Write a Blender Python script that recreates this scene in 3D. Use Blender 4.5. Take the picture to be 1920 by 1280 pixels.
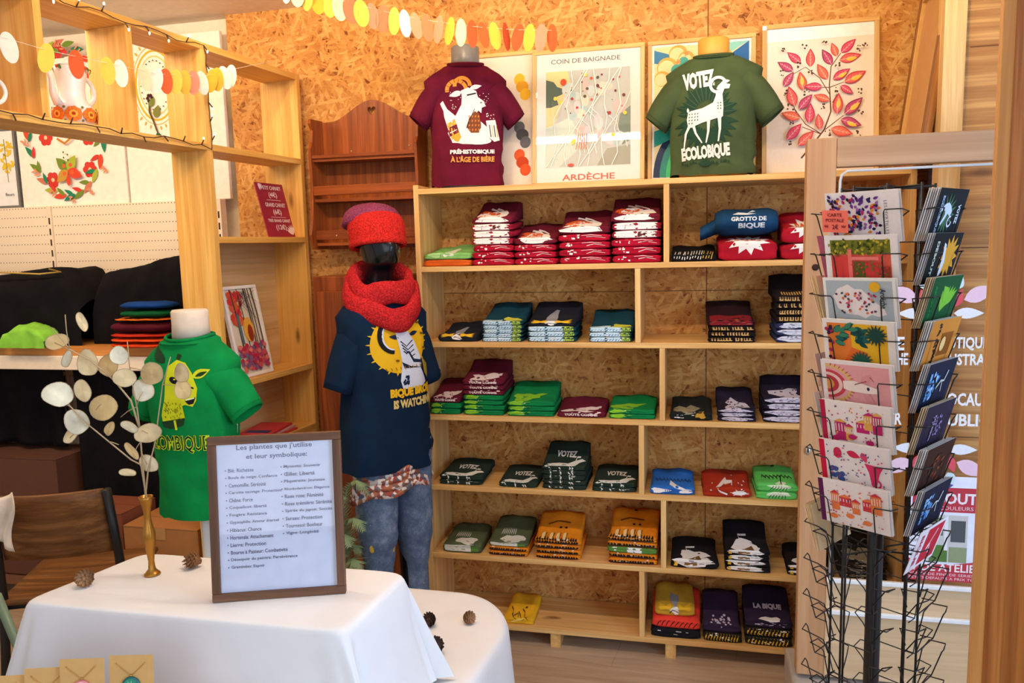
import bpy, bmesh, math, random
from mathutils import Vector, Matrix, noise
from mathutils.bvhtree import BVHTree
from mathutils.geometry import tessellate_polygon
PI = math.pi
scene = bpy.context.scene
COL = scene.collection
for _o in list(bpy.data.objects): bpy.data.objects.remove(_o)

# ---------------------------------------------------------------- camera
CAM = Vector((1.0373, -2.8413, 1.5933))
YAW, PITCH, ROLL = -.2289, .1233, -.0255
def _axes():
    cy, sy = math.cos(YAW), math.sin(YAW)
    f = Vector((sy, cy, 0)); r = Vector((cy, -sy, 0)); u = Vector((0, 0, 1))
    f2 = f*math.cos(PITCH) - u*math.sin(PITCH); u2 = u*math.cos(PITCH) + f*math.sin(PITCH)
    r3 = r*math.cos(ROLL) + u2*math.sin(ROLL); u3 = u2*math.cos(ROLL) - r*math.sin(ROLL)
    return r3, u3, f2
_r, _u, _f = _axes()
cam = bpy.data.cameras.new('camera'); cam_o = bpy.data.objects.new('camera', cam); COL.objects.link(cam_o)
cam.sensor_width = 36; cam.lens = 1440/1920*36; cam.clip_start = .02
_m = Matrix(((_r.x, _u.x, -_f.x, CAM.x), (_r.y, _u.y, -_f.y, CAM.y), (_r.z, _u.z, -_f.z, CAM.z), (0, 0, 0, 1)))
cam_o.matrix_world = _m
scene.camera = cam_o

# ---------------------------------------------------------------- light and exposure
scene.view_settings.view_transform = 'Standard'
scene.view_settings.look = 'None'
scene.view_settings.gamma = 1
scene.view_settings.use_curve_mapping = False
scene.view_settings.exposure = 0.32
world = bpy.data.worlds.new('daylight'); scene.world = world; world.use_nodes = True
_bg = world.node_tree.nodes['Background']; _bg.inputs[0].default_value = (.80, .88, 1, 1); _bg.inputs[1].default_value = .42
def area(name, loc, target, sx, sy, power, color):
    l = bpy.data.lights.new(name, 'AREA'); l.shape = 'RECTANGLE'; l.size = sx; l.size_y = sy
    l.energy = power; l.color = color
    o = bpy.data.objects.new(name, l); COL.objects.link(o); o.location = loc
    o.rotation_euler = (Vector(target)-Vector(loc)).to_track_quat('-Z', 'Y').to_euler()
    return o
area('shop_front_daylight', (1.0, -5.0, 1.9), (.4, -.6, 1.0), 3.0, 2.4, 26, (.90, .92, 1))
area('shop_door_daylight', (3.3, -2.6, 1.5), (.3, -1.5, .75), 1.4, 2.0, 66, (.44, .66, 1))
def spot(name, loc, target, power, color, size=2.0, blend=.9, radius=.025):
    l = bpy.data.lights.new(name, 'SPOT'); l.energy = power; l.color = color; l.spot_size = size; l.spot_blend = blend; l.shadow_soft_size = radius
    o = bpy.data.objects.new(name, l); COL.objects.link(o); o.location = loc
    o.rotation_euler = (Vector(target)-Vector(loc)).to_track_quat('-Z', 'Y').to_euler(); return o
for i, x in enumerate((-.45, .25, .95, 1.6)): spot('wall_spot', (x, -.62, 2.57), (x, .28, 2.2), 10, (1, .68, .26), 1.9)
spot('partition_spot', (-.1, -1.3, 2.57), (-.75, -.5, 2.1), 10, (1, .66, .26), 1.5)
area('ceiling_lamp_over_gondola', (-1.5, -.9, 2.56), (-1.5, -.1, 1.6), 1.6, .3, 20, (1, .80, .55))

# ---------------------------------------------------------------- colours and materials
def lin(c):
    def g(v):
        v /= 255.0
        return v/12.92 if v <= .04045 else ((v+.055)/1.055)**2.4
    return (g(c[0]), g(c[1]), g(c[2]), 1)
MATS = {}
def base_mat(name):
    m = bpy.data.materials.new(name); m.use_nodes = True
    nt = m.node_tree; b = nt.nodes['Principled BSDF']
    MATS[name] = m
    return m, nt, b
def N(nt, typ, **kw):
    n = nt.nodes.new(typ)
    for k, v in kw.items(): setattr(n, k, v)
    return n
def ramp(nt, stops):
    n = nt.nodes.new('ShaderNodeValToRGB'); e = n.color_ramp.elements
    while len(e) < len(stops): e.new(.5)
    for el, (p, c) in zip(e, stops): el.position = p; el.color = lin(c)
    return n
def mathn(nt, op, a, b=None, clamp=False):
    n = nt.nodes.new('ShaderNodeMath'); n.operation = op; n.use_clamp = clamp
    for i, v in enumerate((a, b)):
        if v is None: continue
        if isinstance(v, (int, float)): n.inputs[i].default_value = v
        else: nt.links.new(v, n.inputs[i])
    return n.outputs[0]
def mixc(nt, fac, a, b):
    n = nt.nodes.new('ShaderNodeMix'); n.data_type = 'RGBA'
    for i, v in ((0, fac), (6, a), (7, b)):
        if isinstance(v, (int, float)): n.inputs[i].default_value = v
        elif isinstance(v, tuple): n.inputs[i].default_value = lin(v)
        else: nt.links.new(v, n.inputs[i])
    return n.outputs[2]
def coords(nt, scale=(1, 1, 1), rot=(0, 0, 0), loc=(0, 0, 0), src=None):
    if src is None: src = N(nt, 'ShaderNodeTexCoord').outputs['Object']
    mp = N(nt, 'ShaderNodeMapping'); mp.inputs['Scale'].default_value = scale
    mp.inputs['Rotation'].default_value = rot; mp.inputs['Location'].default_value = loc
    nt.links.new(src, mp.inputs['Vector']); return mp.outputs[0]
def noise_n(nt, vec, scale, detail=2, rough=.5):
    n = N(nt, 'ShaderNodeTexNoise'); n.inputs['Scale'].default_value = scale
    n.inputs['Detail'].default_value = detail; n.inputs['Roughness'].default_value = rough
    nt.links.new(vec, n.inputs['Vector']); return n.outputs[0]
def bump(nt, b, h, strength=.2, dist=.002):
    n = N(nt, 'ShaderNodeBump'); n.inputs['Strength'].default_value = strength; n.inputs['Distance'].default_value = dist
    nt.links.new(h, n.inputs['Height']); nt.links.new(n.outputs[0], b.inputs['Normal'])

def plain(name, c, rough=.6, metal=0, spec=.5):
    if name in MATS: return MATS[name]
    m, nt, b = base_mat(name)
    v = coords(nt, (1, 1, 1)); n = noise_n(nt, v, 35, 3)
    r = ramp(nt, [(.3, tuple(x*.975 for x in c)), (.7, tuple(min(255, x*1.02) for x in c))]); nt.links.new(n, r.inputs[0])
    nt.links.new(r.outputs[0], b.inputs['Base Color'])
    b.inputs['Roughness'].default_value = rough; b.inputs['Metallic'].default_value = metal
    b.inputs['Specular IOR Level'].default_value = spec
    return m
def cloth(name, c, weave=900, var=.10, strength=.25):
    if name in MATS: return MATS[name]
    m, nt, b = base_mat(name)
    v = coords(nt); n = noise_n(nt, v, 14, 4)
    r = ramp(nt, [(.3, tuple(x*(1-var) for x in c)), (.7, tuple(min(255, x*(1+var*.6)) for x in c))]); nt.links.new(n, r.inputs[0])
    nt.links.new(r.outputs[0], b.inputs['Base Color'])
    b.inputs['Roughness'].default_value = .95; b.inputs['Specular IOR Level'].default_value = .12
    bump(nt, b, noise_n(nt, v, weave, 1), strength, .0006)
    return m
def wood(name, light, dark, axis='X', s=1.0, knots=True, rough=.5, knotc=(120, 70, 30)):
    if name in MATS: return MATS[name]
    m, nt, b = base_mat(name)
    src = N(nt, 'ShaderNodeTexCoord').outputs['Object']
    def sc(along, across):
        k = {'X': 0, 'Y': 1, 'Z': 2}[axis]; t = [across*s]*3; t[k] = along*s; return tuple(t)
    warp = N(nt, 'ShaderNodeTexNoise'); warp.inputs['Scale'].default_value = 1
    nt.links.new(coords(nt, sc(1.5, 5), src=src), warp.inputs['Vector'])
    add = N(nt, 'ShaderNodeVectorMath', operation='MULTIPLY_ADD'); nt.links.new(warp.outputs[1], add.inputs[0])
    add.inputs[1].default_value = (.05, .05, .05); nt.links.new(src, add.inputs[2])
    g = noise_n(nt, coords(nt, sc(1.2, 38), src=add.outputs[0]), 1, 4, .6)
    f = noise_n(nt, coords(nt, sc(5, 260), src=src), 1, 2)
    t = mathn(nt, 'ADD', mathn(nt, 'MULTIPLY', g, .8), mathn(nt, 'MULTIPLY', f, .2))
    r = ramp(nt, [(.34, dark), (.5, tuple((a+b2)/2 for a, b2 in zip(light, dark))), (.62, light)]); nt.links.new(t, r.inputs[0])
    col = r.outputs[0]
    if knots:
        vo = N(nt, 'ShaderNodeTexVoronoi'); vo.inputs['Scale'].default_value = 1
        nt.links.new(coords(nt, sc(3.2, 8.5), src=add.outputs[0]), vo.inputs['Vector'])
        k = N(nt, 'ShaderNodeMapRange'); k.inputs[1].default_value = .05; k.inputs[2].default_value = .14
        k.inputs[3].default_value = .85; k.inputs[4].default_value = 0; nt.links.new(vo.outputs['Distance'], k.inputs[0])
        sel = mathn(nt, 'GREATER_THAN', N_sep(nt, vo.outputs['Color']), .45)
        col = mixc(nt, mathn(nt, 'MULTIPLY', k.outputs[0], sel), col, knotc)
    nt.links.new(col, b.inputs['Base Color'])
    b.inputs['Roughness'].default_value = rough; b.inputs['Specular IOR Level'].default_value = .3
    bump(nt, b, t, .12, .002)
    return m
def N_sep(nt, colsock):
    n = N(nt, 'ShaderNodeSeparateColor'); nt.links.new(colsock, n.inputs[0]); return n.outputs[0]
def osb(name):
    m, nt, b = base_mat(name)
    src = N(nt, 'ShaderNodeTexCoord').outputs['Object']
    w = N(nt, 'ShaderNodeTexNoise'); w.inputs['Scale'].default_value = 7; nt.links.new(src, w.inputs['Vector'])
    add = N(nt, 'ShaderNodeVectorMath', operation='MULTIPLY_ADD'); nt.links.new(w.outputs[1], add.inputs[0])
    add.inputs[1].default_value = (.014, .0, .014); nt.links.new(src, add.inputs[2])
    val = None
    for i, (a, al, ac) in enumerate(((.15, 20, 75), (1.05, 24, 90), (1.9, 20, 80), (2.6, 30, 120))):
        vo = N(nt, 'ShaderNodeTexVoronoi'); vo.inputs['Scale'].default_value = 1
        rr = coords(nt, (1, 1, 1), (0, a, 0), (i*3.1, 0, i*1.7), src=add.outputs[0])
        nt.links.new(coords(nt, (al, .01, ac), src=rr), vo.inputs['Vector'])
        s = mathn(nt, 'MULTIPLY', N_sep(nt, vo.outputs['Color']), (1, .97, .95, .9)[i])
        val = s if val is None else mathn(nt, 'MAXIMUM', val, s)
    fine = noise_n(nt, coords(nt, (30, 1, 140), src=add.outputs[0]), 1, 3)
    big = noise_n(nt, src, 9, 5, .7)
    t = mathn(nt, 'ADD', mathn(nt, 'MULTIPLY', val, .55), mathn(nt, 'ADD', mathn(nt, 'MULTIPLY', fine, .2), mathn(nt, 'MULTIPLY', big, .42)))
    r = ramp(nt, [(.42, (120, 64, 28)), (.56, (178, 114, 54)), (.76, (202, 142, 74)), (.93, (224, 176, 104))]); nt.links.new(t, r.inputs[0])
    sp = noise_n(nt, src, 60, 4, .8)
    dk = N(nt, 'ShaderNodeMapRange'); dk.inputs[1].default_value = .36; dk.inputs[2].default_value = .30
    dk.inputs[3].default_value = 0; dk.inputs[4].default_value = .55; nt.links.new(sp, dk.inputs[0])
    nt.links.new(mixc(nt, dk.outputs[0], r.outputs[0], (110, 60, 22)), b.inputs['Base Color'])
    b.inputs['Roughness'].default_value = .7; b.inputs['Specular IOR Level'].default_value = .2
    bump(nt, b, t, .25, .003)
    return m
def paint_mat(name, rough=.7):
    m, nt, b = base_mat(name)
    a = N(nt, 'ShaderNodeAttribute'); a.attribute_name = 'Col'
    n = noise_n(nt, coords(nt), 200, 2)
    mx = N(nt, 'ShaderNodeMix'); mx.data_type = 'RGBA'; mx.blend_type = 'MULTIPLY'
    mx.inputs[0].default_value = .12; nt.links.new(a.outputs['Color'], mx.inputs[6]); nt.links.new(n, mx.inputs[7])
    nt.links.new(mx.outputs[2], b.inputs['Base Color'])
    b.inputs['Roughness'].default_value = rough; b.inputs['Specular IOR Level'].default_value = .2
    return m
PAINT = paint_mat('printed_ink')
def glass(name, tint=(1, 1, 1), refl=.5):
    m, nt, b = base_mat(name)
    nt.nodes.remove(b); out = nt.nodes['Material Output']
    tr = N(nt, 'ShaderNodeBsdfTransparent'); tr.inputs[0].default_value = tint+(1,)
    gl = N(nt, 'ShaderNodeBsdfGlossy'); gl.inputs['Roughness'].default_value = .01
    lw = N(nt, 'ShaderNodeLayerWeight'); lw.inputs[0].default_value = .5
    fr = mathn(nt, 'ADD', .04, mathn(nt, 'MULTIPLY', mathn(nt, 'POWER', lw.outputs['Facing'], 5), .9))
    mx = N(nt, 'ShaderNodeMixShader'); nt.links.new(mathn(nt, 'MULTIPLY', fr, refl), mx.inputs[0])
    nt.links.new(tr.outputs[0], mx.inputs[1]); nt.links.new(gl.outputs[0], mx.inputs[2]); nt.links.new(mx.outputs[0], out.inputs[0])
    return m
OSB = osb('oriented_strand_board')
PINE_X = wood('pine_along_x', (236, 192, 122), (208, 152, 84), 'X')
PINE_Y = wood('pine_along_y', (236, 192, 122), (208, 152, 84), 'Y')
PINE_Z = wood('pine_along_z', (238, 196, 128), (212, 158, 92), 'Z')
FRAMEW = wood('light_oak_frame', (222, 184, 126), (196, 152, 92), 'Z', 1.5, False)
BROWNW = wood('dark_stained_wood', (170, 88, 34), (118, 54, 18), 'Z', 1.2, False, .38)
BROWNX = wood('dark_stained_rail', (160, 80, 30), (112, 50, 18), 'X', 1.2, False, .38)
WALNUT = wood('walnut_frame', (122, 84, 58), (84, 54, 36), 'X', 1.5, False, .5)
WALNUTZ = wood('walnut_frame_upright', (122, 84, 58), (84, 54, 36), 'Z', 1.5, False, .5)
BLACKWIRE = plain('black_wire', (18, 18, 20), .4)
GLASS = glass('clear_glass')
PICGLASS = glass('picture_glass', (1, 1, 1), 1.0)
WHITEPL = plain('white_paint', (236, 228, 214), .6)
PAPER = plain('white_paper', (244, 240, 234), .8)

# ---------------------------------------------------------------- mesh helpers
class MB:
    def __init__(s): s.v = []; s.f = []; s.mi = []; s.c = []; s.sm = []
    def add(s, vs, fs, mi=0, col=(1, 1, 1, 1), smooth=False):
        o = len(s.v); s.v += [Vector(p) for p in vs]
        for f in fs:
            s.f.append([i+o for i in f]); s.mi.append(mi); s.c.append(col); s.sm.append(smooth)
        return s
    def box(s, lo, hi, mi=0, M=None, col=(1, 1, 1, 1)):
        x0, y0, z0 = lo; x1, y1, z1 = hi
        vs = [Vector(p) for p in ((x0, y0, z0), (x1, y0, z0), (x1, y1, z0), (x0, y1, z0), (x0, y0, z1), (x1, y0, z1), (x1, y1, z1), (x0, y1, z1))]
        if M: vs = [M @ v for v in vs]
        return s.add(vs, [(3, 2, 1, 0), (4, 5, 6, 7), (0, 1, 5, 4), (1, 2, 6, 5), (2, 3, 7, 6), (3, 0, 4, 7)], mi, col)
    def tube(s, pts, r, n=8, mi=0, caps=True, closed=False, col=(1, 1, 1, 1)):
        pts = [Vector(p) for p in pts]; k = len(pts)
        rs = r if isinstance(r, (list, tuple)) else [r]*k
        up = None; vs = []
        for i, p in enumerate(pts):
            if closed: t = pts[(i+1) % k]-pts[i-1]
            else: t = pts[min(i+1, k-1)]-pts[max(i-1, 0)]
            if t.length < 1e-9: t = Vector((0, 0, 1))
            t.normalize()
            if up is None: up = t.orthogonal().normalized()
            up = up - t*up.dot(t)
            if up.length < 1e-6: up = t.orthogonal()
            up.normalize(); w = t.cross(up)
            for j in range(n):
                a = 2*PI*j/n; vs.append(p+(up*math.cos(a)+w*math.sin(a))*rs[i])
        fs = []
        for i in range(k if closed else k-1):
            i2 = (i+1) % k
            for j in range(n):
                j2 = (j+1) % n; fs.append((i*n+j, i*n+j2, i2*n+j2, i2*n+j))
        if caps and not closed: fs += [tuple(range(n))[::-1], tuple(range((k-1)*n, k*n))]
        return s.add(vs, fs, mi, col, True)
    def lathe(s, prof, c=(0, 0, 0), n=24, mi=0, M=None, sy=1.0):
        vs = []
        for (r, z) in prof:
            for j in range(n):
                a = 2*PI*j/n; vs.append(Vector((r*math.cos(a), r*math.sin(a)*sy, z)))
        if M: vs = [M @ v for v in vs]
        vs = [v+Vector(c) for v in vs]; fs = []
        for i in range(len(prof)-1):
            for j in range(n):
                j2 = (j+1) % n; fs.append((i*n+j, i*n+j2, (i+1)*n+j2, (i+1)*n+j))
        fs += [tuple(range(n))[::-1], tuple(range((len(prof)-1)*n, len(prof)*n))]
        return s.add(vs, fs, mi, (1, 1, 1, 1), True)
    def rings(s, rings, mi=0, cap0=False, cap1=False, smooth=True):
        n = len(rings[0]); vs = [p for r in rings for p in r]; fs = []
        for i in range(len(rings)-1):
            for j in range(n):
                j2 = (j+1) % n; fs.append((i*n+j, i*n+j2, (i+1)*n+j2, (i+1)*n+j))
        if cap0: fs.append(tuple(range(n))[::-1])
        if cap1: fs.append(tuple(range((len(rings)-1)*n, len(rings)*n)))
        return s.add(vs, fs, mi, (1, 1, 1, 1), smooth)
    def grid(s, fn, nu, nv, mi=0, smooth=True):
        vs = [fn(i/nu, j/nv) for j in range(nv+1) for i in range(nu+1)]; fs = []
        for j in range(nv):
            for i in range(nu):
                a = j*(nu+1)+i; fs.append((a, a+1, a+nu+2, a+nu+1))
        return s.add(vs, fs, mi, (1, 1, 1, 1), smooth)
    def prism(s, pts, y0, y1, mi=0, M=None, holes=()):
        # polygon in XZ extruded along Y
        loops = [list(pts)]+[list(h) for h in holes]
        flat = [p for l in loops for p in l]; n = len(flat)
        tris = tessellate_polygon([[Vector((p[0], p[1], 0)) for p in l] for l in loops])
        vs = [Vector((p[0], y0, p[1])) for p in flat]+[Vector((p[0], y1, p[1])) for p in flat]
        if M: vs = [M @ v for v in vs]
        fs = [tuple(t) for t in tris]+[tuple(i+n for i in t)[::-1] for t in tris]
        o = 0
        for l in loops:
            k = len(l)
            for i in range(k): fs.append((o+i, o+(i+1) % k, n+o+(i+1) % k, n+o+i))
            o += k
        return s.add(vs, fs, mi)
    def build(s, name, mats, parent=None, loc=None, rz=0, bevel=0, solid=0, fix=True, subs=0):
        me = bpy.data.meshes.new(name)
        me.from_pydata([tuple(v) for v in s.v], [], s.f)
        if not isinstance(mats, (list, tuple)): mats = [mats]
        for m in mats: me.materials.append(m)
        me.polygons.foreach_set('material_index', s.mi)
        me.polygons.foreach_set('use_smooth', s.sm)
        if any(c != (1, 1, 1, 1) for c in s.c):
            at = me.attributes.new('Col', 'FLOAT_COLOR', 'FACE')
            at.data.foreach_set('color', [x for c in s.c for x in c])
        me.update()
        if fix:
            bm = bmesh.new(); bm.from_mesh(me); bmesh.ops.recalc_face_normals(bm, faces=bm.faces); bm.to_mesh(me); bm.free()
        o = bpy.data.objects.new(name, me); COL.objects.link(o)
        if parent: o.parent = parent
        if loc is not None: o.location = loc
        if rz: o.rotation_euler = (0, 0, rz)
        if bevel:
            b = o.modifiers.new('bevel', 'BEVEL'); b.width = bevel; b.segments = 2; b.limit_method = 'ANGLE'; b.angle_limit = .7
        if solid:
            b = o.modifiers.new('solid', 'SOLIDIFY'); b.thickness = solid; b.offset = -1
        if subs:
            b = o.modifiers.new('subs', 'SUBSURF'); b.levels = subs; b.render_levels = subs
        return o
def thing(name, label, cat, loc=(0, 0, 0), rz=0, group=None, rot=None):
    o = bpy.data.objects.new(name, None); COL.objects.link(o); o.location = loc
    o.rotation_euler = rot if rot else (0, 0, rz); o.empty_display_size = .05
    tag(o, label, cat, group); return o
def tag(o, label, cat, group=None):
    o['label'] = label; o['category'] = cat
    if group: o['group'] = group
    return o
def struct(o): o['kind'] = 'structure'; return o

# ---------------------------------------------------------------- printed artwork: flat coloured shapes laid onto a surface
_TXT = {}
def text_mesh(s, bold=.0):
    k = (s, bold)
    if k in _TXT: return _TXT[k]
    cu = bpy.data.curves.new('lettering', 'FONT'); cu.body = s; cu.size = 1; cu.resolution_u = 2; cu.offset = bold
    ob = bpy.data.objects.new('lettering', cu); COL.objects.link(ob)
    dg = bpy.context.evaluated_depsgraph_get(); dg.update()
    me = bpy.data.meshes.new_from_object(ob.evaluated_get(dg))
    vs = [(v.co.x, v.co.y) for v in me.vertices]; fs = [list(p.vertices) for p in me.polygons]
    bpy.data.objects.remove(ob); bpy.data.curves.remove(cu); bpy.data.meshes.remove(me)
    xs = [v[0] for v in vs] or [0]; ys = [v[1] for v in vs] or [0]
    _TXT[k] = (vs, fs, min(xs), max(xs), min(ys), max(ys)); return _TXT[k]
class Art:
    # shapes are given in a drawing frame (px, y down); (cx,cy) is the origin, s metres per unit, rot turns the whole
    def __init__(a, cx=0, cy=0, s=1.0, rot=0, sy=None): a.cx, a.cy, a.s, a.rot = cx, cy, s, rot; a.sy = sy or s; a.items = []; a.L = 0
    def T(a, p):
        x = (p[0]-a.cx)*a.s; y = -(p[1]-a.cy)*a.sy; c, q = math.cos(a.rot), math.sin(a.rot)
        return (x*c-y*q, x*q+y*c)
    def poly(a, col, pts):
        a.L += 1; P = [a.T(p) for p in pts]
        a.items.append((col, P, [list(t) for t in tessellate_polygon([[Vector((p[0], p[1], 0)) for p in P]])], a.L)); return a
    def rect(a, col, x0, y0, x1, y1): return a.poly(col, [(x0, y0), (x1, y0), (x1, y1), (x0, y1)])
    def ell(a, col, cx, cy, rx, ry=None, ang=0, n=16):
        ry = ry or rx; c, s = math.cos(ang), math.sin(ang)
        return a.poly(col, [(cx+rx*math.cos(t)*c-ry*math.sin(t)*s, cy+rx*math.cos(t)*s+ry*math.sin(t)*c) for t in [2*PI*i/n for i in range(n)]])
    def leaf(a, col, x, y, L, w, ang):
        c, s = math.cos(ang), math.sin(ang); P = []
        for t in [i/7 for i in range(8)]: P.append((t*L, w*math.sin(PI*t**.8)))
        for t in [1-i/7 for i in range(1, 7)]: P.append((t*L, -w*math.sin(PI*t**.8)))
        return a.poly(col, [(x+p[0]*c-p[1]*s, y+p[0]*s+p[1]*c) for p in P])
    def stroke(a, col, pts, w, w2=None):
        w2 = w if w2 is None else w2; n = len(pts); Lf = []; Rt = []
        for i, p in enumerate(pts):
            q0 = pts[max(i-1, 0)]; q1 = pts[min(i+1, n-1)]; dx, dy = q1[0]-q0[0], q1[1]-q0[1]; l = math.hypot(dx, dy) or 1
            ww = (w+(w2-w)*i/max(1, n-1))/2; Lf.append((p[0]-dy/l*ww, p[1]+dx/l*ww)); Rt.append((p[0]+dy/l*ww, p[1]-dx/l*ww))
        a.L += 1; P = [a.T(p) for p in Lf+Rt]
        a.items.append((col, P, [[i, i+1, n+i+1, n+i] for i in range(n-1)], a.L)); return a
    def ring(a, col, cx, cy, r, w, a0=0, a1=2*PI, n=20, ry=None):
        ry = ry or r
        return a.stroke(col, [(cx+r*math.cos(a0+(a1-a0)*i/n), cy+ry*math.sin(a0+(a1-a0)*i/n)) for i in range(n+1)], w)
    def text(a, col, s, x0, y0, x1, y1, bold=.02, ang=0, fit=True):
        # the string fills the box x0..x1, y0..y1 of the drawing frame (before turning by ang about its centre)
        vs, fs, mx, Mx, my, My = text_mesh(s, bold)
        if not vs: return a
        a.L += 1; c, q = math.cos(ang), math.sin(ang); cx, cy = (x0+x1)/2, (y0+y1)/2; P = []
        for v in vs:
            X = x0+(v[0]-mx)/(Mx-mx)*(x1-x0)-cx; Y = y1-(v[1]-my)/(My-my)*(y1-y0)-cy
            P.append(a.T((cx+X*c-Y*q, cy+X*q+Y*c)))
        a.items.append((col, P, fs, a.L)); return a
    def build(a, name, parent, mapfn, maxedge=.02, eps=.00025, mat=None, off=.0005):
        bm = bmesh.new(); ll = bm.verts.layers.float.new('l'); cl = bm.faces.layers.int.new('c'); cols = []
        for col, P, F, L in a.items:
            vs = []
            for p in P:
                v = bm.verts.new((p[0], p[1], 0)); v[ll] = L; vs.append(v)
            ci = len(cols); cols.append(lin(col))
            for f in F:
                if len(set(f)) < 3: continue
                try: fc = bm.faces.new([vs[i] for i in f]); fc[cl] = ci
                except ValueError: pass
        if maxedge:
            bmesh.ops.triangulate(bm, faces=bm.faces)
            for _ in range(4):
                es = [e for e in bm.edges if e.calc_length() > maxedge]
                if not es: break
                bmesh.ops.subdivide_edges(bm, edges=es, cuts=1)
                bmesh.ops.triangulate(bm, faces=[f for f in bm.faces if len(f.verts) > 3])
        for v in bm.verts:
            p, nrm = mapfn(v.co.x, v.co.y); v.co = p+nrm*(off+eps*v[ll])
        me = bpy.data.meshes.new(name); cidx = [f[cl] for f in bm.faces]; bm.to_mesh(me); bm.free()
        at = me.attributes.new('Col', 'FLOAT_COLOR', 'FACE'); at.data.foreach_set('color', [x for i in cidx for x in cols[i]])
        me.materials.append(mat or PAINT)
        o = bpy.data.objects.new(name, me); COL.objects.link(o)
        if parent: o.parent = parent
        return o
def flatmap(M, nrm): 
    nn = (M.to_3x3() @ Vector(nrm)).normalized()
    return lambda x, y: (M @ Vector((x, 0, y)), nn)
FRONT = flatmap(Matrix.Identity(4), (0, -1, 0))      # drawing on the local XZ plane, seen from -Y
def at_y(y): return flatmap(Matrix.Translation((0, y, 0)), (0, -1, 0))
WHT = (242, 236, 230); BLK = (22, 20, 22); YEL = (240, 186, 40)
# ================================================================ the room
Yb = .28
FLOORM, _nt, _b = base_mat('laminate_floor')
_v = coords(_nt, (1, 1, 1), (0, 0, .12)); _br = N(_nt, 'ShaderNodeTexBrick'); _br.inputs['Scale'].default_value = 1
_br.inputs['Brick Width'].default_value = 1.2; _br.inputs['Row Height'].default_value = .19; _br.inputs['Mortar Size'].default_value = .0012
_br.offset = .37; _nt.links.new(_v, _br.inputs['Vector'])
_br.inputs['Color1'].default_value = lin((176, 148, 118)); _br.inputs['Color2'].default_value = lin((192, 166, 136)); _br.inputs['Mortar'].default_value = lin((120, 94, 70))
_g = noise_n(_nt, coords(_nt, (2.2, 26, 1), (0, 0, .12)), 1, 5, .65); _rr = ramp(_nt, [(.3, (150, 120, 92)), (.7, (214, 190, 160))]); _nt.links.new(_g, _rr.inputs[0])
_nt.links.new(mixc(_nt, .5, _br.outputs[0], _rr.outputs[0]), _b.inputs['Base Color']); _b.inputs['Roughness'].default_value = .42
struct(MB().box((-3.2, -5.5, -.06), (3.2, .45, 0)).build('floor', FLOORM))
struct(MB().box((-3.2, -2.9, 2.62), (2.9, .45, 2.70)).build('ceiling', plain('ceiling_paint', (232, 216, 192), .9)))
WALLW = plain('wall_paint', (240, 222, 196), .85)
m = MB().box((-.93, Yb, 0), (1.98, Yb+.03, 2.62)); struct(m.build('wall_back', OSB))
# joint lines between the boards are real grooves: thin dark strips let into the face
for i, (a, b) in enumerate((((1.10, 0), (1.104, 2.62)), ((-.93, 1.40), (1.98, 1.403)), ((1.42, 1.823), (1.98, 1.826)))):
    struct(MB().box((a[0], Yb-.0006, a[1]), (b[0], Yb+.001, b[1])).build('trim_%d' % (11+i), plain('board_joint', (120, 74, 34), .9)))
struct(MB().box((-3.2, Yb+.05, 0), (-.92, Yb+.09, 2.62)).build('wall_left_rear', WALLW))
struct(MB().box((-3.2, -2.9, 0), (-3.12, .37, 2.62)).build('wall_left', WALLW))
PLANK = wood('rough_larch_plank', (220, 166, 98), (160, 102, 50), 'X', .75, True, .6, (110, 66, 30))
struct(MB().box((1.845, -.10, 0), (2.9, -.07, 2.62)).build('wall_right', PLANK))
for i, z in enumerate((.31, .62, .93, 1.24, 1.55, 1.86, 2.17, 2.48)):
    struct(MB().box((1.885, -.1012, z), (2.9, -.099, z+.003)).build('trim_%d' % (21+i), plain('plank_joint', (120, 74, 34), .9)))
struct(MB().box((1.80, -.135, 0), (1.862, -.07, 2.62)).build('trim_1', wood('pale_spruce_post', (238, 200, 138), (206, 156, 90), 'Z', 1, False)))
struct(MB().box((1.90, -.07, 0), (1.94, .31, 2.62)).build('wall_side_right', OSB))
# door frame beside the camera on the right
Pj = Vector((1.474, -1.56, 0))
JW = wood('varnished_douglas', (218, 152, 80), (150, 88, 36), 'Z', .9, True, .4, (96, 52, 22))
JX = wood('varnished_douglas_edge', (222, 166, 96), (190, 128, 62), 'Z', .7, False, .4)
MJ = Matrix.Translation(Pj) @ Matrix.Rotation(-.3, 4, 'Z')
struct(MB().box((0, 0, 0), (.017, .12, 2.62), M=MJ).build('trim_2', JX, bevel=.002))
struct(MB().box((.017, .02, 0), (.090, .10, 2.62), M=MJ).build('trim_3', JW))
struct(MB().box((.074, -.05, 0), (.15, .019, 2.62), M=MJ).build('trim_4', JX, bevel=.003))
struct(MB().box((.1505, -.03, 0), (.60, .05, 2.62), M=MJ).build('wall_front_right', JW))
# fluorescent battens on the ceiling above the table
TUBE = bpy.data.materials.new('fluorescent_tube'); TUBE.use_nodes = True
_b = TUBE.node_tree.nodes['Principled BSDF']; _b.inputs['Emission Color'].default_value = (1, .86, .74, 1); _b.inputs['Emission Strength'].default_value = 88
for x0, x1, lab in ((-.16, .508, 'white fluorescent batten on the ceiling above the table, left one'), (.535, 1.20, 'white fluorescent batten on the ceiling above the table, right one')):
    tl = thing('tube_light', lab, 'ceiling light', ((x0+x1)/2, -1.25, 2.62), 0, 'fluorescent battens'); hx = (x1-x0)/2
    MB().box((-hx, -.03, -.035), (hx, .03, -.0005)).build('housing', plain('white_housing', (236, 232, 224), .5), tl, bevel=.003)
    MB().tube([(-hx, 0, -.052), (hx, 0, -.052)], .016, 12).build('tube', TUBE, tl)
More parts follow.
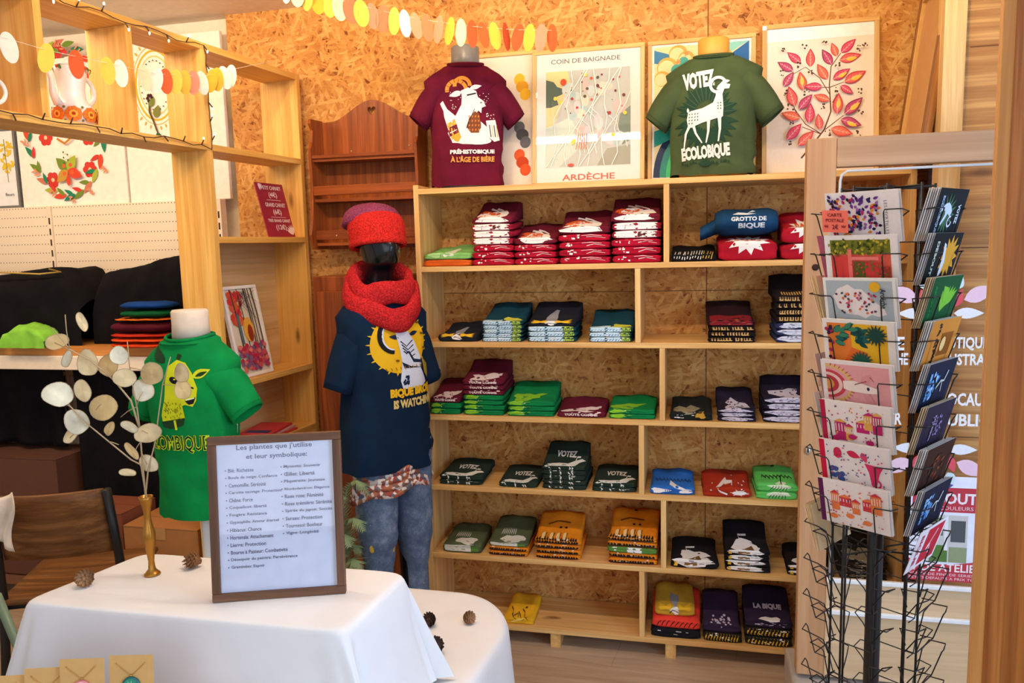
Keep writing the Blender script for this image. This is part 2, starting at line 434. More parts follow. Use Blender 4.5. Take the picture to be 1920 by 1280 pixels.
# concrete sill
struct(MB().box((1.36, -.62, 0), (2.6, -.20, .20)).build('trim_5', plain('concrete_sill', (176, 164, 150), .9), bevel=.01))

# ---------------------------------------------------------------- glazed door leaf standing on the sill
DW = wood('weathered_door_wood', (206, 158, 112), (184, 134, 90), 'Z', .6, False, .5)
DWX = wood('weathered_door_rail', (198, 158, 120), (178, 136, 98), 'X', .6, False, .5)
DB = wood('cream_door_bottom', (226, 194, 152), (206, 170, 126), 'X', .6, False, .55)
Dx, Dy, Dz = 1.372, -.40, .215
door = struct(thing('door_1', '', '', (Dx, Dy, Dz))); del door['label']; del door['category']
DH = 1.668
MB().box((0, 0, 0), (.082, .045, DH)).build('door_stile', DW, door, bevel=.004)
MB().box((.60, 0, 0), (.68, .045, DH)).build('door_stile', DW, door, bevel=.004)
MB().box((.082, 0, DH-.085), (.60, .045, DH)).build('door_rail', DWX, door, bevel=.004)
MB().box((.082, 0, 0), (.60, .045, .315)).build('door_rail', DB, door, bevel=.004)
for z in (.318, .215):
    MB().prism([(.082, z), (.60, z), (.60, z+.014), (.082, z+.014)], -.014, -.0005).build('weather_bar', plain('white_bar', (240, 236, 230), .5), door, bevel=.003)
gp = MB().box((.083, .020, .316), (.599, .025, DH-.086)).build('glass_pane', glass('door_glass', (.97, .97, .96), .35), door)
# rounded pale bead round the glass
bead = [(.092, -.003, .335), (.092, -.003, DH-.125), (.096, -.003, DH-.108), (.112, -.003, DH-.097), (.59, -.003, DH-.095)]
MB().tube(bead, .004, 8).build('glazing_bead', plain('grey_bead', (205, 200, 196), .5), door)
for z in (.935, .825):
    h = MB().box((.052, -.006, z), (.078, -.0006, z+.046)).build('hinge_plate', plain('zinc_plated_steel', (196, 186, 168), .35, .8), door)
    sc = MB()
    for zz in (.012, .034): sc.lathe([(.004, 0), (.004, .002)], (.060, -.0062, z+zz), 8, M=Matrix.Rotation(PI/2, 4, 'X'))
    sc.build('screw', plain('dark_screw', (70, 60, 50), .5), h)
    MB().tube([(.082, -.006, z-.002), (.082, -.006, z+.05)], .006, 10).build('hinge_knuckle', MATS['zinc_plated_steel'], h)
lk = MB().lathe([(.0085, 0), (.0085, .004), (.006, .006)], (.020, -.0005, .735), 14, M=Matrix.Rotation(PI/2, 4, 'X') @ Matrix.Scale(1.7, 4, (0, 1, 0))).build('door_lock', MATS['zinc_plated_steel'], door)
MB().box((.018, -.009, .729), (.022, -.0066, .741)).build('keyhole', BLACKWIRE, lk)
MB().lathe([(.010, 0), (.010, .001)], (.030, -.0005, 1.293), 14, M=Matrix.Rotation(PI/2, 4, 'X')).build('drilled_hole', plain('dark_hole', (52, 26, 14), .9), door)
# lettering and leaf motifs stuck on the glass (drawing frame: photograph pixels at the glass)
kx = 1/(1440/2.37)
A = Art(1496, 1303.7, .00143, sy=.00161)
def leafset(y0, top):
    c1, c2, c3, c4 = (214, 232, 240), (226, 88, 100), (242, 206, 222), (240, 240, 244)
    s = 1 if top else -1
    for cx, fl in ((1712, -1), (1806, 1)) if False else ((1700, -1), (1822, 1)):
        A.leaf(c3, cx-18*fl, y0+2*s, 62*fl, 14, -.38*s*fl); A.leaf(c4, cx-36*fl, y0+26*s, 56*fl, 10, 0)
        A.leaf(c2, cx-34*fl, y0+14*s, 34, 9, -1.2*s if fl > 0 else -1.9*s); A.leaf(c2, cx+24*fl, y0+16*s, 34*fl, 10, .25*s*fl)
        A.leaf(c1, cx-34*fl, y0-18*s, 26, 10, -1.1*s if fl > 0 else -2.0*s)
leafset(562, True); leafset(866, False)
LET = (244, 242, 240)
A.text(LET, 'E', 1682, 631, 1696, 656, .03); A.text(LET, 'BOUTIQUE', 1750, 631, 1852, 656, .03)
A.text(LET, 'HE', 1682, 661, 1704, 683, .03); A.text(LET, "D'ILLUSTRATION", 1733, 661, 1900, 683, .03)
A.text(LET, 'S', 1672, 734, 1686, 758, .03); A.text(LET, 'LOCAUX', 1770, 734, 1866, 758, .03)
A.text(LET, 'ER', 1672, 773, 1696, 796, .03); A.text(LET, 'PUBLIC', 1768, 773, 1862, 796, .03)
A.build('window_lettering', gp, at_y(.0194), 0, mat=PAINT, eps=.00008)
# faint framed print seen reflected/behind is the room itself; poster stuck inside the glass
pA = Art(0, 0, .001)
pw, ph = 235, 285
pos = thing('poster', 'white and red event poster stuck to the glass of the door, low on the right', 'poster', (Dx+.312, Dy+.0192, Dz+.335)); pos.scale = (.95, 1, 1.15)
MB().box((0, -.0006, 0), (.235, -.0001, .285)).build('sheet', plain('poster_paper', (236, 236, 246), .6), pos)
a = Art(0, 285, .001)
RED = (196, 62, 74)
a.rect(RED, 14, 30, 235, 96); a.ring((236, 190, 196), 22, 100, 46, 8, -1.5, 0); a.ring((236, 190, 196), 20, 102, 28, 7, -1.5, 0); a.ring((240, 200, 206), 120, 60, 60, 6, 2.2, 4.2)
a.text((246, 236, 238), 'BOUTIQUE', 72, 46, 300, 72, .03) if False else a.text((246, 236, 238), 'BOUT', 84, 44, 200, 74, .03)
a.text((240, 214, 218), 'COULEURS', 92, 80, 190, 90, .0)
a.poly((96, 84, 170), [(40, 22), (70, 8), (130, 22), (120, 30), (50, 30)])
for t, y in (('MAI', 116), ('JUIN', 132), ('19-20-21', 148), ('26-27-28', 162), ('NOVEMBRE', 180), ('9H30', 206), ('17H30', 220)):
    a.text((120, 112, 120), t, 8, y-9, 8+len(t)*7, y, .0)
a.rect((210, 206, 200), 66, 104, 176, 232); a.rect((110, 122, 104), 74, 112, 106, 160); a.rect((92, 128, 62), 68, 186, 120, 232); a.rect((236, 236, 236), 110, 104, 120, 200)
a.rect((86, 90, 92), 128, 118, 170, 176); a.rect((150, 160, 120), 124, 190, 176, 232)
a.poly(RED, [(0, 214)]+[(x, 250-30*(1-x/60) if x < 60 else 240-((x-60)/175)**2*18) for x in range(0, 236, 12)]+[(235, 285), (0, 285)])
a.text((248, 238, 236), 'VIDE ATELIER', 14, 236, 224, 258, .02)
a.text((248, 220, 220), 'VENTE DE FINS DE SERIES ET', 12, 263, 222, 270, .0); a.text((248, 220, 220), 'PETITS DEFAUTS A PRIX TOUT', 12, 274, 222, 281, .0)
a.build('printed_design', pos, at_y(-.0006), 0, eps=.00005, off=.0001)
# ================================================================ the wide wall shelf
SX0, SX1, TK = 0.0, 1.775, .020
ROWZ = {0: 1.82, 1: 1.522, 2: 1.228, 3: .937, 4: .65, 5: .365, 6: .08}
shelf = thing('shelving_unit', 'wide open pine shelving unit against the chipboard wall, filled with folded T-shirts', 'shelf', (0, 0, 0))
S_D = .276
for x in (SX0, SX1-TK):
    MB().box((x, .0, .08-TK), (x+TK, S_D, 1.835)).build('side_panel', PINE_Z, shelf, bevel=.0015)
for r in range(7):
    z = ROWZ[r]; MB().box((SX0+TK, .001, z-TK), (SX1-TK, S_D, z)).build('shelf_board', PINE_X, shelf, bevel=.0012)
for r, x in {1: .9449, 2: .8418, 3: .9298, 4: .8525, 5: .9338, 6: .8517}.items():
    MB().box((x, .002, ROWZ[r]+.0002), (x+TK, S_D, ROWZ[r-1]-TK-.0002)).build('divider', PINE_Z, shelf, bevel=.0012)
for x in (.02, .50, .95, 1.42, 1.72):
    MB().box((x, .01, 0), (x+.04, S_D-.02, .0597)).build('foot_block', PINE_Y, shelf)

# ---------------------------------------------------------------- folded T-shirts
KIND = {}   # base colour, short look, painter
def K(name, base, look, fn): KIND[name] = (base, look, fn)
# painters draw on a strip: u in [-1,1] across, v: 0 = bottom of front fold, .3 = top of the fold, 1 = back
def blotch(a, rg, col, u, v, ru, rv, n=12, wob=.35):
    ph = rg.random()*6; P = []
    for i in range(n):
        t = 2*PI*i/n; k = 1+wob*math.sin(3*t+ph)*.6+wob*(rg.random()-.5)
        P.append((max(-.97, min(.97, u+ru*k*math.cos(t))), max(.02, min(.97, v+rv*k*math.sin(t)))))
    a.poly(col, P)
def dashes(a, rg, col, n, u0, u1, v0, v1, w=.05, h=.03):
    for _ in range(n):
        u = u0+rg.random()*(u1-u0); v = v0+rg.random()*(v1-v0); ww = w*(.4+rg.random()); hh = h*(.5+rg.random())
        s = (rg.random()-.5)*.06
        a.poly(col, [(u-ww, v), (u+ww, v+s*.5), (u+ww, v+hh+s*.5), (u-ww, v+hh)])
def p_goat(a, rg, top):
    blotch(a, rg, WHT, -.05, .20, .80, .16); 
    if top:
        blotch(a, rg, WHT, 0, .38, .70, .14); blotch(a, rg, (218, 92, 34), -.35, .44, .55, .08, wob=.5); 
        for k in (-.1, .2): a.stroke(WHT, [(k-.3, .58), (k, .54), (k+.35, .46)], .05, .02)
        a.ell(BLK, .25, .36, .07, .02); a.stroke((100, 40, 40), [(-.5, .1), (-.4, .25)], .02); a.stroke((100, 40, 40), [(.5, .3), (.7, .12)], .03)
def p_goatw(a, rg, top):
    a.rect(WHT, -.92, .03, .86, .30); a.stroke((110, 40, 44), [(-.5, .05), (-.42, .28)], .02)
    if rg.random() < .6: a.rect((96, 40, 30), .05, .05, .45, .26); dashes(a, rg, WHT, 3, .05, .45, .05, .2, .03, .02)
    a.poly((120, 24, 40), [(.86, .02), (.6, .12), (.9, .2)])
def p_redp(a, rg, top):
    dashes(a, rg, WHT, 5, -.8, -.2, .06, .26, .05, .06); a.stroke(WHT, [(.1, .10+.1*rg.random()), (.4, .2), (.85, .12)], .03, .01)
    dashes(a, rg, (120, 10, 30), 6, -.9, .9, .05, .28, .14, .015); a.stroke((242, 200, 206), [(-.1, .24), (.3, .27), (.7, .22)], .02)
def p_limegoat(a, rg, top):
    blotch(a, rg, (240, 236, 220), .05, .35, .25, .26); blotch(a, rg, (170, 216, 140), -.5, .2, .35, .12)
    for k in range(6): a.stroke((60, 100, 50), [(-.9+k*.3, .08+rg.random()*.3), (-.8+k*.3, .30+rg.random()*.3)], .02)
def p_none(a, rg, top): pass
def p_zebra(a, rg, top):
    for k in range(15): a.stroke(WHT if k < 11 else (214, 180, 70), [(-.9+k*.12, .06+rg.random()*.1), (-.86+k*.12+rg.random()*.1, .5)], .035)
def p_burst(a, rg, top):
    P = []
    for i in range(22):
        t = 2*PI*i/22; r = 1 if i % 2 else .62
        P.append((.80*r*math.cos(t), .34+.26*r*math.sin(t)))
    a.poly(WHT, P); a.text((214, 70, 30), 'BANG', -.42, .46, .42, .36, .05) if not top else a.text((214, 90, 30), 'BANG', -.45, .47, .45, .32, .05)
def p_petal(a, rg, top):
    for sgn in (-1, 1):
        for k in range(6): a.leaf((236, 182, 36), .15*sgn, .2+.03*k, .72*sgn, .035, (.25-.1*k)*sgn)
    blotch(a, rg, (150, 150, 156), 0, .42, .22, .14); blotch(a, rg, WHT, .0, .18, .25, .13); a.stroke(BLK, [(-.3, .08), (-.1, .2), (.2, .1)], .03)
def p_teal(a, rg, top):
    a.rect((196, 222, 234), -.96, .03, .5, .30); a.rect((176, 196, 70), .5, .05, .92, .30)
    for k in range(10): u = -.9+k*.14; a.stroke((34, 84, 130), [(u, .05+rg.random()*.06), (u+.08, .17), (u+.02+rg.random()*.1, .28)], .04, .02)
    for k in range(5): a.leaf((30, 104, 60), .5+k*.08, .08, .12, .03, 1.2)
    dashes(a, rg, WHT, 6, -.9, .6, .06, .26, .05, .03)
    if top: blotch(a, rg, (206, 206, 70), .45, .36, .45, .06); a.rect((196, 222, 234), -.96, .3, .0, .36)
def p_gold(a, rg, top):
    G = (200, 160, 96); u = -.85
    while u < .86:
        w = .04+.05*rg.random(); a.rect(G, u, .08, u+w, .26)
        if rg.random() < .6: a.rect(G, u, .08, u+w+.06, .13)
        u += w+.06+(.14 if rg.random() < .15 else 0)
    if top:
        u = -.7
        while u < .8: a.rect(G, u, .34, u+.07, .42); u += .13
def p_darkred(a, rg, top):
    a.rect((128, 24, 34), -.9, .05, .9, .45); dashes(a, rg, (200, 140, 90), 9, -.8, .8, .08, .4, .08, .015); dashes(a, rg, BLK, 8, -.9, .9, .06, .4, .15, .02)
def p_white_fill(colr, dark, n=22):
    def fn(a, rg, top):
        blotch(a, rg, colr, -.05, .18, .85, .14, 16, .25)
        dashes(a, rg, dark, n, -.85, .8, .06, .28, .05, .02)
        if top: blotch(a, rg, colr, 0, .4, .6, .10, 14, .5); dashes(a, rg, dark, n//2, -.5, .5, .32, .5, .05, .02)
    return fn
def p_marw(a, rg, top):
    PK = (232, 212, 206)
    if top:
        blotch(a, rg, PK, -.1, .36, .55, .07, 16, .5); blotch(a, rg, PK, .35, .42, .4, .05); a.stroke(PK, [(-.5, .32), (-.55, .2)], .07); a.stroke(PK, [(-.1, .32), (-.15, .2)], .06); a.stroke(PK, [(.4, .4), (.8, .46)], .05)
        a.ell((96, 22, 40), -.3, .37, .08, .025); dashes(a, rg, (96, 22, 40), 4, -.2, .4, .34, .44, .05, .012)
    a.text(PK, 'TOUTE COMME', -.7, .22, .7, .09, .05); dashes(a, rg, PK, 7, -.8, .85, .22, .28, .05, .03)
def p_limeg(a, rg, top):
    L = (132, 190, 40)
    blotch(a, rg, L, -.6, .2, .34, .13); a.stroke(L, [(-.9, .1), (-.5, .22), (.0, .26)], .06, .02); dashes(a, rg, WHT, 3, -.4, -.2, .06, .26, .02, .03)
    dashes(a, rg, (16, 60, 40), 5, -.3, .0, .06, .24, .05, .03)
    if top:
        blotch(a, rg, L, -.3, .40, .55, .09, 14, .4); a.leaf(L, .0, .44, .6, .03, .1); dashes(a, rg, (20, 110, 60), 4, -.4, .1, .36, .42, .1, .012)
def p_greygold(a, rg, top):
    blotch(a, rg, (150, 140, 110), -.15, .36, .6, .14, 14, .5); blotch(a, rg, (196, 150, 50), .5, .2, .25, .14); dashes(a, rg, WHT, 10, -.8, .3, .06, .3, .06, .02); dashes(a, rg, BLK, 10, -.8, .5, .1, .45, .08, .015)
def p_votez(a, rg, top):
    W = (232, 228, 214)
    for u in (-.62, -.15, .30, .42): a.stroke(W, [(u, .30), (u-.06+rg.random()*.1, .16), (u+.02, .04)], .10, .05)
    if top:
        a.poly(W, [(-.9, .24), (-.75, .34), (-.5, .36), (.2, .35), (.5, .42), (.78, .45), (.95, .42), (.7, .38), (.55, .30), (.3, .27), (-.2, .27), (-.6, .28), (-.8, .2)])
        a.stroke(W, [(.5, .42), (.55, .48), (.7, .48)], .03); a.text(W, 'VOTEZ', -.45, .58, .5, .47, .04); dashes(a, rg, (40, 52, 40), 4, -.5, .2, .29, .33, .05, .012)
    else: dashes(a, rg, W, 3, -.8, .8, .1, .26, .08, .02)
def p_bluew(a, rg, top):
    for k in range(10): a.stroke((24, 60, 120), [(-.8+k*.17, .40+rg.random()*.1), (-.75+k*.17, .50), (-.66+k*.17, .44)], .04)
    blotch(a, rg, WHT, -.55, .16, .42, .10); a.stroke(WHT, [(-.1, .40), (.2, .3), (.6, .22), (.9, .2)], .12, .05); blotch(a, rg, WHT, .6, .13, .3, .07)
    for k in range(5): a.stroke((34, 86, 160), [(-.3+k*.09, .05), (-.25+k*.1, .34)], .04)
def p_rustw(a, rg, top):
    a.stroke(WHT, [(.0, .52), (-.25, .40), (-.45, .3), (-.3, .18), (.0, .10)], .10, .05); a.stroke(WHT, [(-.1, .44), (.25, .46), (.2, .36)], .10, .04); a.ell(WHT, .5, .15, .3, .07); dashes(a, rg, WHT, 9, -.9, .9, .1, .7, .04, .025)
    for k in range(7): a.stroke(WHT, [(.5, .15), (.5+.4*math.cos(k), .15+.12*math.sin(k))], .04, .01)
def p_mint(a, rg, top):
    blotch(a, rg, (226, 240, 206), .15, .24, .55, .12)
    for k in range(8): a.stroke(BLK, [(-.7+k*.19, .42+rg.random()*.04), (-.65+k*.19, .52), (-.5+k*.19, .46)], .03)
    for k in range(6): a.stroke((20, 60, 40), [(-.4+k*.16, .05), (-.1+k*.12, .32)], .03); 
    a.stroke(BLK, [(.2, .3), (.25, .5)], .05)
    if top: a.rect(BLK, -.12, .80, .05, .88)
def p_olive(a, rg, top):
    W = (226, 222, 206)
    a.rect(W, -.92, .05, .5, .26); blotch(a, rg, W, .2, .36, .6, .08, 14, .3)
    for k in range(8): a.leaf(W, -.5+k*.1, .44, .12, .02, 1.2+.1*k)
    a.rect((90, 130, 60), .5, .06, .9, .24); dashes(a, rg, (70, 82, 52), 5, -.6, .3, .1, .4, .08, .012)
def p_oliveg(a, rg, top): a.rect(WHT, -.2, .03, .4, .3); a.rect((90, 140, 56), .4, .03, .95, .3); a.rect((90, 140, 56), -.95, .03, -.3, .3); dashes(a, rg, WHT, 3, -.8, -.4, .1, .26, .08, .03)
def p_orangeb(a, rg, top):
    for k in range(16): a.leaf(BLK, -.95+k*.12, .03, .2, .05, 1.3+.4*rg.random())
    a.stroke(BLK, [(-.9, .07), (.9, .08)], .06); dashes(a, rg, (240, 220, 190), 5, -.8, .7, .12, .28, .05, .03)
def p_fox(a, rg, top):
    for k in range(16): a.leaf(BLK, -.9+k*.115, .22, .13, .05, 1.3+.4*rg.random())
    for u in (-.7, -.35, -.05, .25): a.leaf((250, 214, 150), u, .30, .14, .09, 1.1); a.stroke(BLK, [(u+.1, .32), (u+.14, .42)], .02)
    a.ell(BLK, .0, .50, .06, .015); a.ell(BLK, .25, .50, .06, .015); a.stroke((120, 60, 10), [(-.6, .55), (-.2, .60), (.4, .58)], .02)
    p_orangeb(a, rg, False)
    if top: a.rect(BLK, -.06, .86, .06, .92)
def p_blackw(a, rg, top):
    blotch(a, rg, WHT, -.05, .20, .82, .15, 14, .3); a.rect((140, 96, 50), -.45, .06, .1, .2); dashes(a, rg, BLK, 6, -.5, .9, .06, .28, .10, .015); a.rect((226, 176, 40), -.9, .05, -.75, .24)
    if top:
        blotch(a, rg, WHT, -.1, .38, .6, .10, 14, .4); a.stroke(WHT, [(-.3, .46), (-.4, .54), (.0, .54)], .03); a.poly((120, 84, 46), [(-.3, .30), (.2, .38), (.3, .30)]); a.ell(BLK, .2, .42, .06, .012)
def p_yellowg(a, rg, top):
    for k in range(6): a.stroke((90, 60, 20), [(-.7+k*.2, .2+.3*rg.random()), (-.5+k*.2, .3+.2*rg.random()), (-.3+k*.2, .25)], .025)
    a.ell((90, 60, 20), .3, .5, .08, .02); a.leaf((250, 214, 110), -.5, .1, 1.0, .05, .2)
def p_coral(a, rg, top):
    for k in range(9): a.stroke((40, 20, 22), [(-.8+k*.19, .06), (-.7+k*.19, .14+.1*rg.random()), (-.62+k*.19, .24)], .03)
def p_purplet(a, rg, top):
    for k in range(26): a.ell((206, 196, 214), -.6+rg.random()*1.1, .26+rg.random()*.16, .06, .016, n=7)
    a.stroke((206, 196, 214), [(-.05, .3), (-.02, .16)], .06)
def p_purples(a, rg, top):
    a.text((214, 206, 222), 'LA BIQUE', -.6, .52, .6, .44, .06); blotch(a, rg, WHT, .1, .30, .45, .05); dashes(a, rg, (206, 196, 214), 12, -.5, .7, .08, .24, .08, .02)
def p_yellowb(a, rg, top):
    for k in range(12): a.stroke((228, 178, 40), [(-.9+k*.15, .05), (-.8+k*.15, .27)], .07, .03)
    dashes(a, rg, WHT, 7, -.8, .8, .05, .25, .06, .03)
def p_blackp(a, rg, top): dashes(a, rg, WHT, 4, -.8, .6, .08, .24, .1, .02)
MAR = (104, 24, 40)
K('goat', MAR, 'maroon T-shirt with white goat face', p_goat)
K('goatw', (150, 26, 48), 'maroon T-shirt with white print', p_goatw)
K('redp', (172, 18, 44), 'bright red T-shirt with white marks', p_redp)
K('limegoat', (132, 190, 104), 'pale green T-shirt with cream print', p_limegoat)
K('orangeplain', (206, 92, 30), 'orange T-shirt', p_none)
K('zebra', (24, 22, 24), 'black T-shirt with zebra stripes', p_zebra)
K('burst', (168, 22, 40), 'red T-shirt with white comic burst', p_burst)
K('petal', (30, 32, 40), 'black T-shirt with yellow petals', p_petal)
K('teal', (20, 62, 76), 'teal T-shirt with pale blue print', p_teal)
K('darkred', (40, 20, 24), 'black T-shirt with dark red print', p_darkred)
K('gold', (30, 22, 22), 'black T-shirt with tan letters', p_gold)
K('violetw', (44, 50, 84), 'indigo T-shirt with white print', p_white_fill((214, 218, 232), (60, 70, 120)))
K('marw', (96, 22, 40), 'burgundy T-shirt with pale pink goat', p_marw)
K('limeg', (14, 120, 62), 'emerald T-shirt with lime print', p_limeg)
K('greygold', (30, 32, 30), 'black T-shirt with gold print', p_greygold)
K('purplew', (34, 28, 44), 'black violet T-shirt with white print', p_white_fill((204, 194, 206), (60, 50, 76), 30))
K('votez', (38, 50, 40), 'dark green T-shirt with white goat', p_votez)
K('bluew', (44, 106, 190), 'royal blue T-shirt with white print', p_bluew)
K('rustw', (164, 48, 26), 'rust red T-shirt with white drips', p_rustw)
K('mint', (96, 196, 92), 'light green T-shirt with black print', p_mint)
K('olive', (84, 92, 60), 'olive T-shirt with cream print', p_olive)
K('oliveg', (96, 128, 60), 'green T-shirt with white fold', p_oliveg)
K('orangeb', (226, 130, 28), 'orange T-shirt with black grass', p_orangeb)
K('fox', (232, 138, 26), 'orange T-shirt with fox face', p_fox)
K('blackw', (30, 26, 28), 'black T-shirt with white goat', p_blackw)
K('yellowg', (238, 178, 36), 'golden yellow T-shirt with sketched face', p_yellowg)
K('coral', (238, 66, 50), 'coral red T-shirt with black scrawl', p_coral)
K('blackp', (30, 28, 32), 'black T-shirt with white dashes', p_blackp)
K('purplet', (56, 40, 66), 'purple T-shirt with pale bushy tree', p_purplet)
K('purples', (48, 36, 58), 'purple T-shirt with pale lettering', p_purples)
K('yellowb', (40, 36, 30), 'black T-shirt with yellow print', p_yellowb)

def folded(loc, w, d, z0f, z0b, tf, tb, base, painter, seed, top, rz, label, group, name='folded_t_shirt'):
    rg = random.Random(seed)
    o1, o2, o3 = rg.random()*9, rg.random()*9, rg.random()*9
    rise = (.016 if loc[2] > 1 else (.008 if loc[2] > .8 else .003))+.008*rg.random()+(.026 if z0f > .03 else 0)
    # outline of the section at (front) unit scale: parameter list (y, h) with y 0..1 depth, h 0..1 thickness
    nf = 7; sec = []
    for i in range(nf+1):   # front fold: two soft rolls
        t = i/nf; bulge = .5*(abs(math.sin(2*PI*t))**.6); sec.append((-.0+.034*(1-bulge) if 0 < i < nf else .034, t))
    for i in range(1, 9): sec.append((.034+(1-.034)*i/8, 1))
    sec2 = sec+[(1.0, .0)]+[(.66, 0), (.33, 0)]
    def P(u, y, h, lift=0):
        e = abs(u)**6; ye = y*(1-.05*e)+.02*e*(1-y)
        z0 = z0f+(z0b-z0f)*y; tt = tf+(tb-tf)*y
        hh = h*(1-.30*e)+.12*e
        wob = .0012*math.sin(o1+u*5+y*4)*(h if top else h*.3)
        if top: wob += h*rise*max(0, (y-.18)/.82)**1.1
        if top and h > .9: wob += .0035*max(0, noise.noise((u*2.2+o2, y*3+o3, 0))) + (.012*math.sin(PI*(y-.7)/.3)*(.5+.5*math.sin(u*4+o2)) if y > .70 else 0)
        x = u*w/2*(1-.03*math.sin(o3+y*3)**2)
        x += .0025*math.sin(h*7+o1)*e + (.004*noise.noise((o1, h*2, 3)))
        yy = ye*d + .003*noise.noise((u*1.7+o2, h*2, 5))*(1-y)
        return Vector((x, yy, z0+hh*tt+wob))
    nu = 12; us = [-1+2*i/nu for i in range(nu+1)]; us = [math.copysign(abs(u)**.75, u) for u in us]
    rings = [[P(u, y, h) for (y, h) in sec2] for u in us]
    root = thing(name, label, 'T-shirt', loc, rz, group)
    m = MB(); m.rings(rings, cap0=True, cap1=True)
    cn = 'cotton_%d_%d_%d' % base
    m.build('folded_cloth', cloth(cn, base), root)
    a = Art(0, 0, 1, sy=-1); painter(a, rg, top)
    if a.items:
        nl = nf; tot = len(sec)-1
        def mp(u, v):
            v = max(0, min(1, v if v < .3 else (.3+(v-.3)*1.5 if v < .6 else .75+(v-.6)*.625))); u = max(-.99, min(.99, u))
            f = (v/.3)*nf if v < .3 else nf+(v-.3)/.7*8
            i = min(int(f), tot-1); t = f-i; (y0, h0), (y1, h1) = sec[i], sec[i+1]
            # surface is piecewise linear in u between the rings: sample it the same way
            j = 0
            while j < nu-1 and us[j+1] < u: j += 1
            s = (u-us[j])/(us[j+1]-us[j])
            def q(yy, hh): return P(us[j], yy, hh).lerp(P(us[j+1], yy, hh), s)
            p = q(y0, h0).lerp(q(y1, h1), t)
            n = Vector((0, -1, .25)) if v < .27 else (Vector((0, -.6, .8)) if v < .34 else Vector((0, -.1, 1)))
            return p, n.normalized()
        a.build('printed_design', root, mp, .16, .00003, off=.0007)
    return root
STACKS = [
(1, 0.120, 0.190, 0.053, ['limegoat', 'orangeplain']), (1, 0.303, 0.160, 0.183, ['goat', 'goatw', 'goatw', 'goatw', 'redp', 'redp', 'redp']),
(1, 0.470, 0.161, 0.101, ['goat', 'redp', 'redp', 'redp']), (1, 0.656, 0.190, 0.137, ['goat', 'redp', 'redp', 'redp', 'redp']),
(1, 0.847, 0.180, 0.176, ['goat', 'goatw', 'goatw', 'redp', 'redp', 'redp']), (1, 1.051, 0.160, 0.027, ['zebra']),
(1, 1.239, 0.205, 0.072, ['burst']), (1, 1.437, 0.171, 0.113, ['burst', 'burst']),
(2, 0.151, 0.163, 0.03, ['petal']), (2, 0.332, 0.161, 0.08, ['teal']*5), (2, 0.526, 0.187, 0.079, ['petal', 'teal', 'teal', 'teal']),
(2, 0.749, 0.165, 0.055, ['teal']*3), (2, 1.184, 0.166, 0.079, ['darkred', 'gold', 'gold', 'gold']),
(2, 1.406, 0.14, 0.166, ['gold', 'gold', 'gold', 'gold', 'violetw', 'violetw', 'violetw']),
(3, 0.090, 0.125, 0.069, ['marw', 'limeg', 'limeg']), (3, 0.247, 0.166, 0.139, ['marw']*3+['limeg']*4), (3, 0.437, 0.188, 0.059, ['limeg']*3),
(3, 0.634, 0.187, 0.023, ['marw']), (3, 0.826, 0.177, 0.035, ['limeg']*2), (3, 1.042, 0.154, 0.032, ['greygold']),
(3, 1.205, 0.135, 0.048, ['purplew']*3), (3, 1.381, 0.169, 0.092, ['purplew']*4),
(4, 0.145, 0.177, 0.04, ['votez']*2), (4, 0.38, 0.155, 0.023, ['votez']), (4, 0.563, 0.17, 0.095, ['votez']*5), (4, 0.758, 0.167, 0.036, ['votez']*2),
(4, 0.975, 0.165, 0.031, ['bluew']), (4, 1.176, 0.174, 0.036, ['rustw']), (4, 1.350, 0.146, 0.056, ['mint']*2),
(5, 0.139, 0.16, 0.04, ['olive']), (5, 0.332, 0.162, 0.056, ['olive', 'orangeb', 'orangeb']), (5, 0.533, 0.181, 0.080, ['fox', 'orangeb', 'orangeb', 'orangeb']),
(5, 0.826, 0.189, 0.11, ['fox', 'orangeb', 'oliveg', 'orangeb', 'orangeb']), (5, 1.059, 0.172, 0.036, ['blackw']), (5, 1.251, 0.159, 0.085, ['blackw']*4),
(5, 1.471, 0.16, 0.037, ['blackw']*2), (5, 1.652, 0.16, 0.075, ['greygold']*4), (6, 0.366, 0.125, 0.026, ['yellowg']), (6, 0.988, 0.187, 0.075, ['coral', 'blackp']),
(6, 1.162, 0.140, 0.075, ['purplet', 'yellowb']), (6, 1.330, 0.172, 0.103, ['purples', 'yellowb', 'yellowb'])]
ORD = ['first', 'second', 'third', 'fourth', 'fifth', 'sixth', 'seventh', 'eighth']
ROWN = {1: 'top', 2: 'second', 3: 'third', 4: 'fourth', 5: 'fifth', 6: 'bottom'}
_DIV = {1: .9449, 2: .8418, 3: .9298, 4: .8525, 5: .9338, 6: .8517}
_cnt = {}
for si, (row, X, w, h, kinds) in enumerate(STACKS):
    bay = 'left' if X < _DIV[row] else 'right'
    _cnt[(row, bay)] = _cnt.get((row, bay), 0)+1; place = ORD[_cnt[(row, bay)]-1]
    n = len(kinds); z = ROWZ[row]; t = h/n; rg = random.Random(900+si); tb = t*(1.12 if n > 1 else 1.15)
    for k in range(n):      # k = 0 at the bottom
        kind = kinds[n-1-k]; base, look, fn = KIND[kind]; top = k == n-1
        pos_t = 'alone' if n == 1 else ('on top' if top else ORD[n-1-k]+' from top')
        label = '%s, %s %s pile, %s row %s' % (look, 'atop' if top else ORD[n-1-k]+' down in', place, ROWN[row], bay) if n > 1 else '%s, single in %s place, %s row %s' % (look, place, ROWN[row], bay)
        jx = (rg.random()-.5)*.005 if k else 0
        ax = X+(w*.5 > .0)*jx
        folded((ax, .012+rg.random()*.004*(k > 0), z+.0004), w*(1-.02*rg.random()), (.235 if row < 3 else .215), k*t, k*tb, t*.94, tb*.94, base, fn, si*31+k*7, top, (rg.random()-.5)*.05, label,
               '%s T-shirts in the %s row' % ('folded', ROWN[row]))
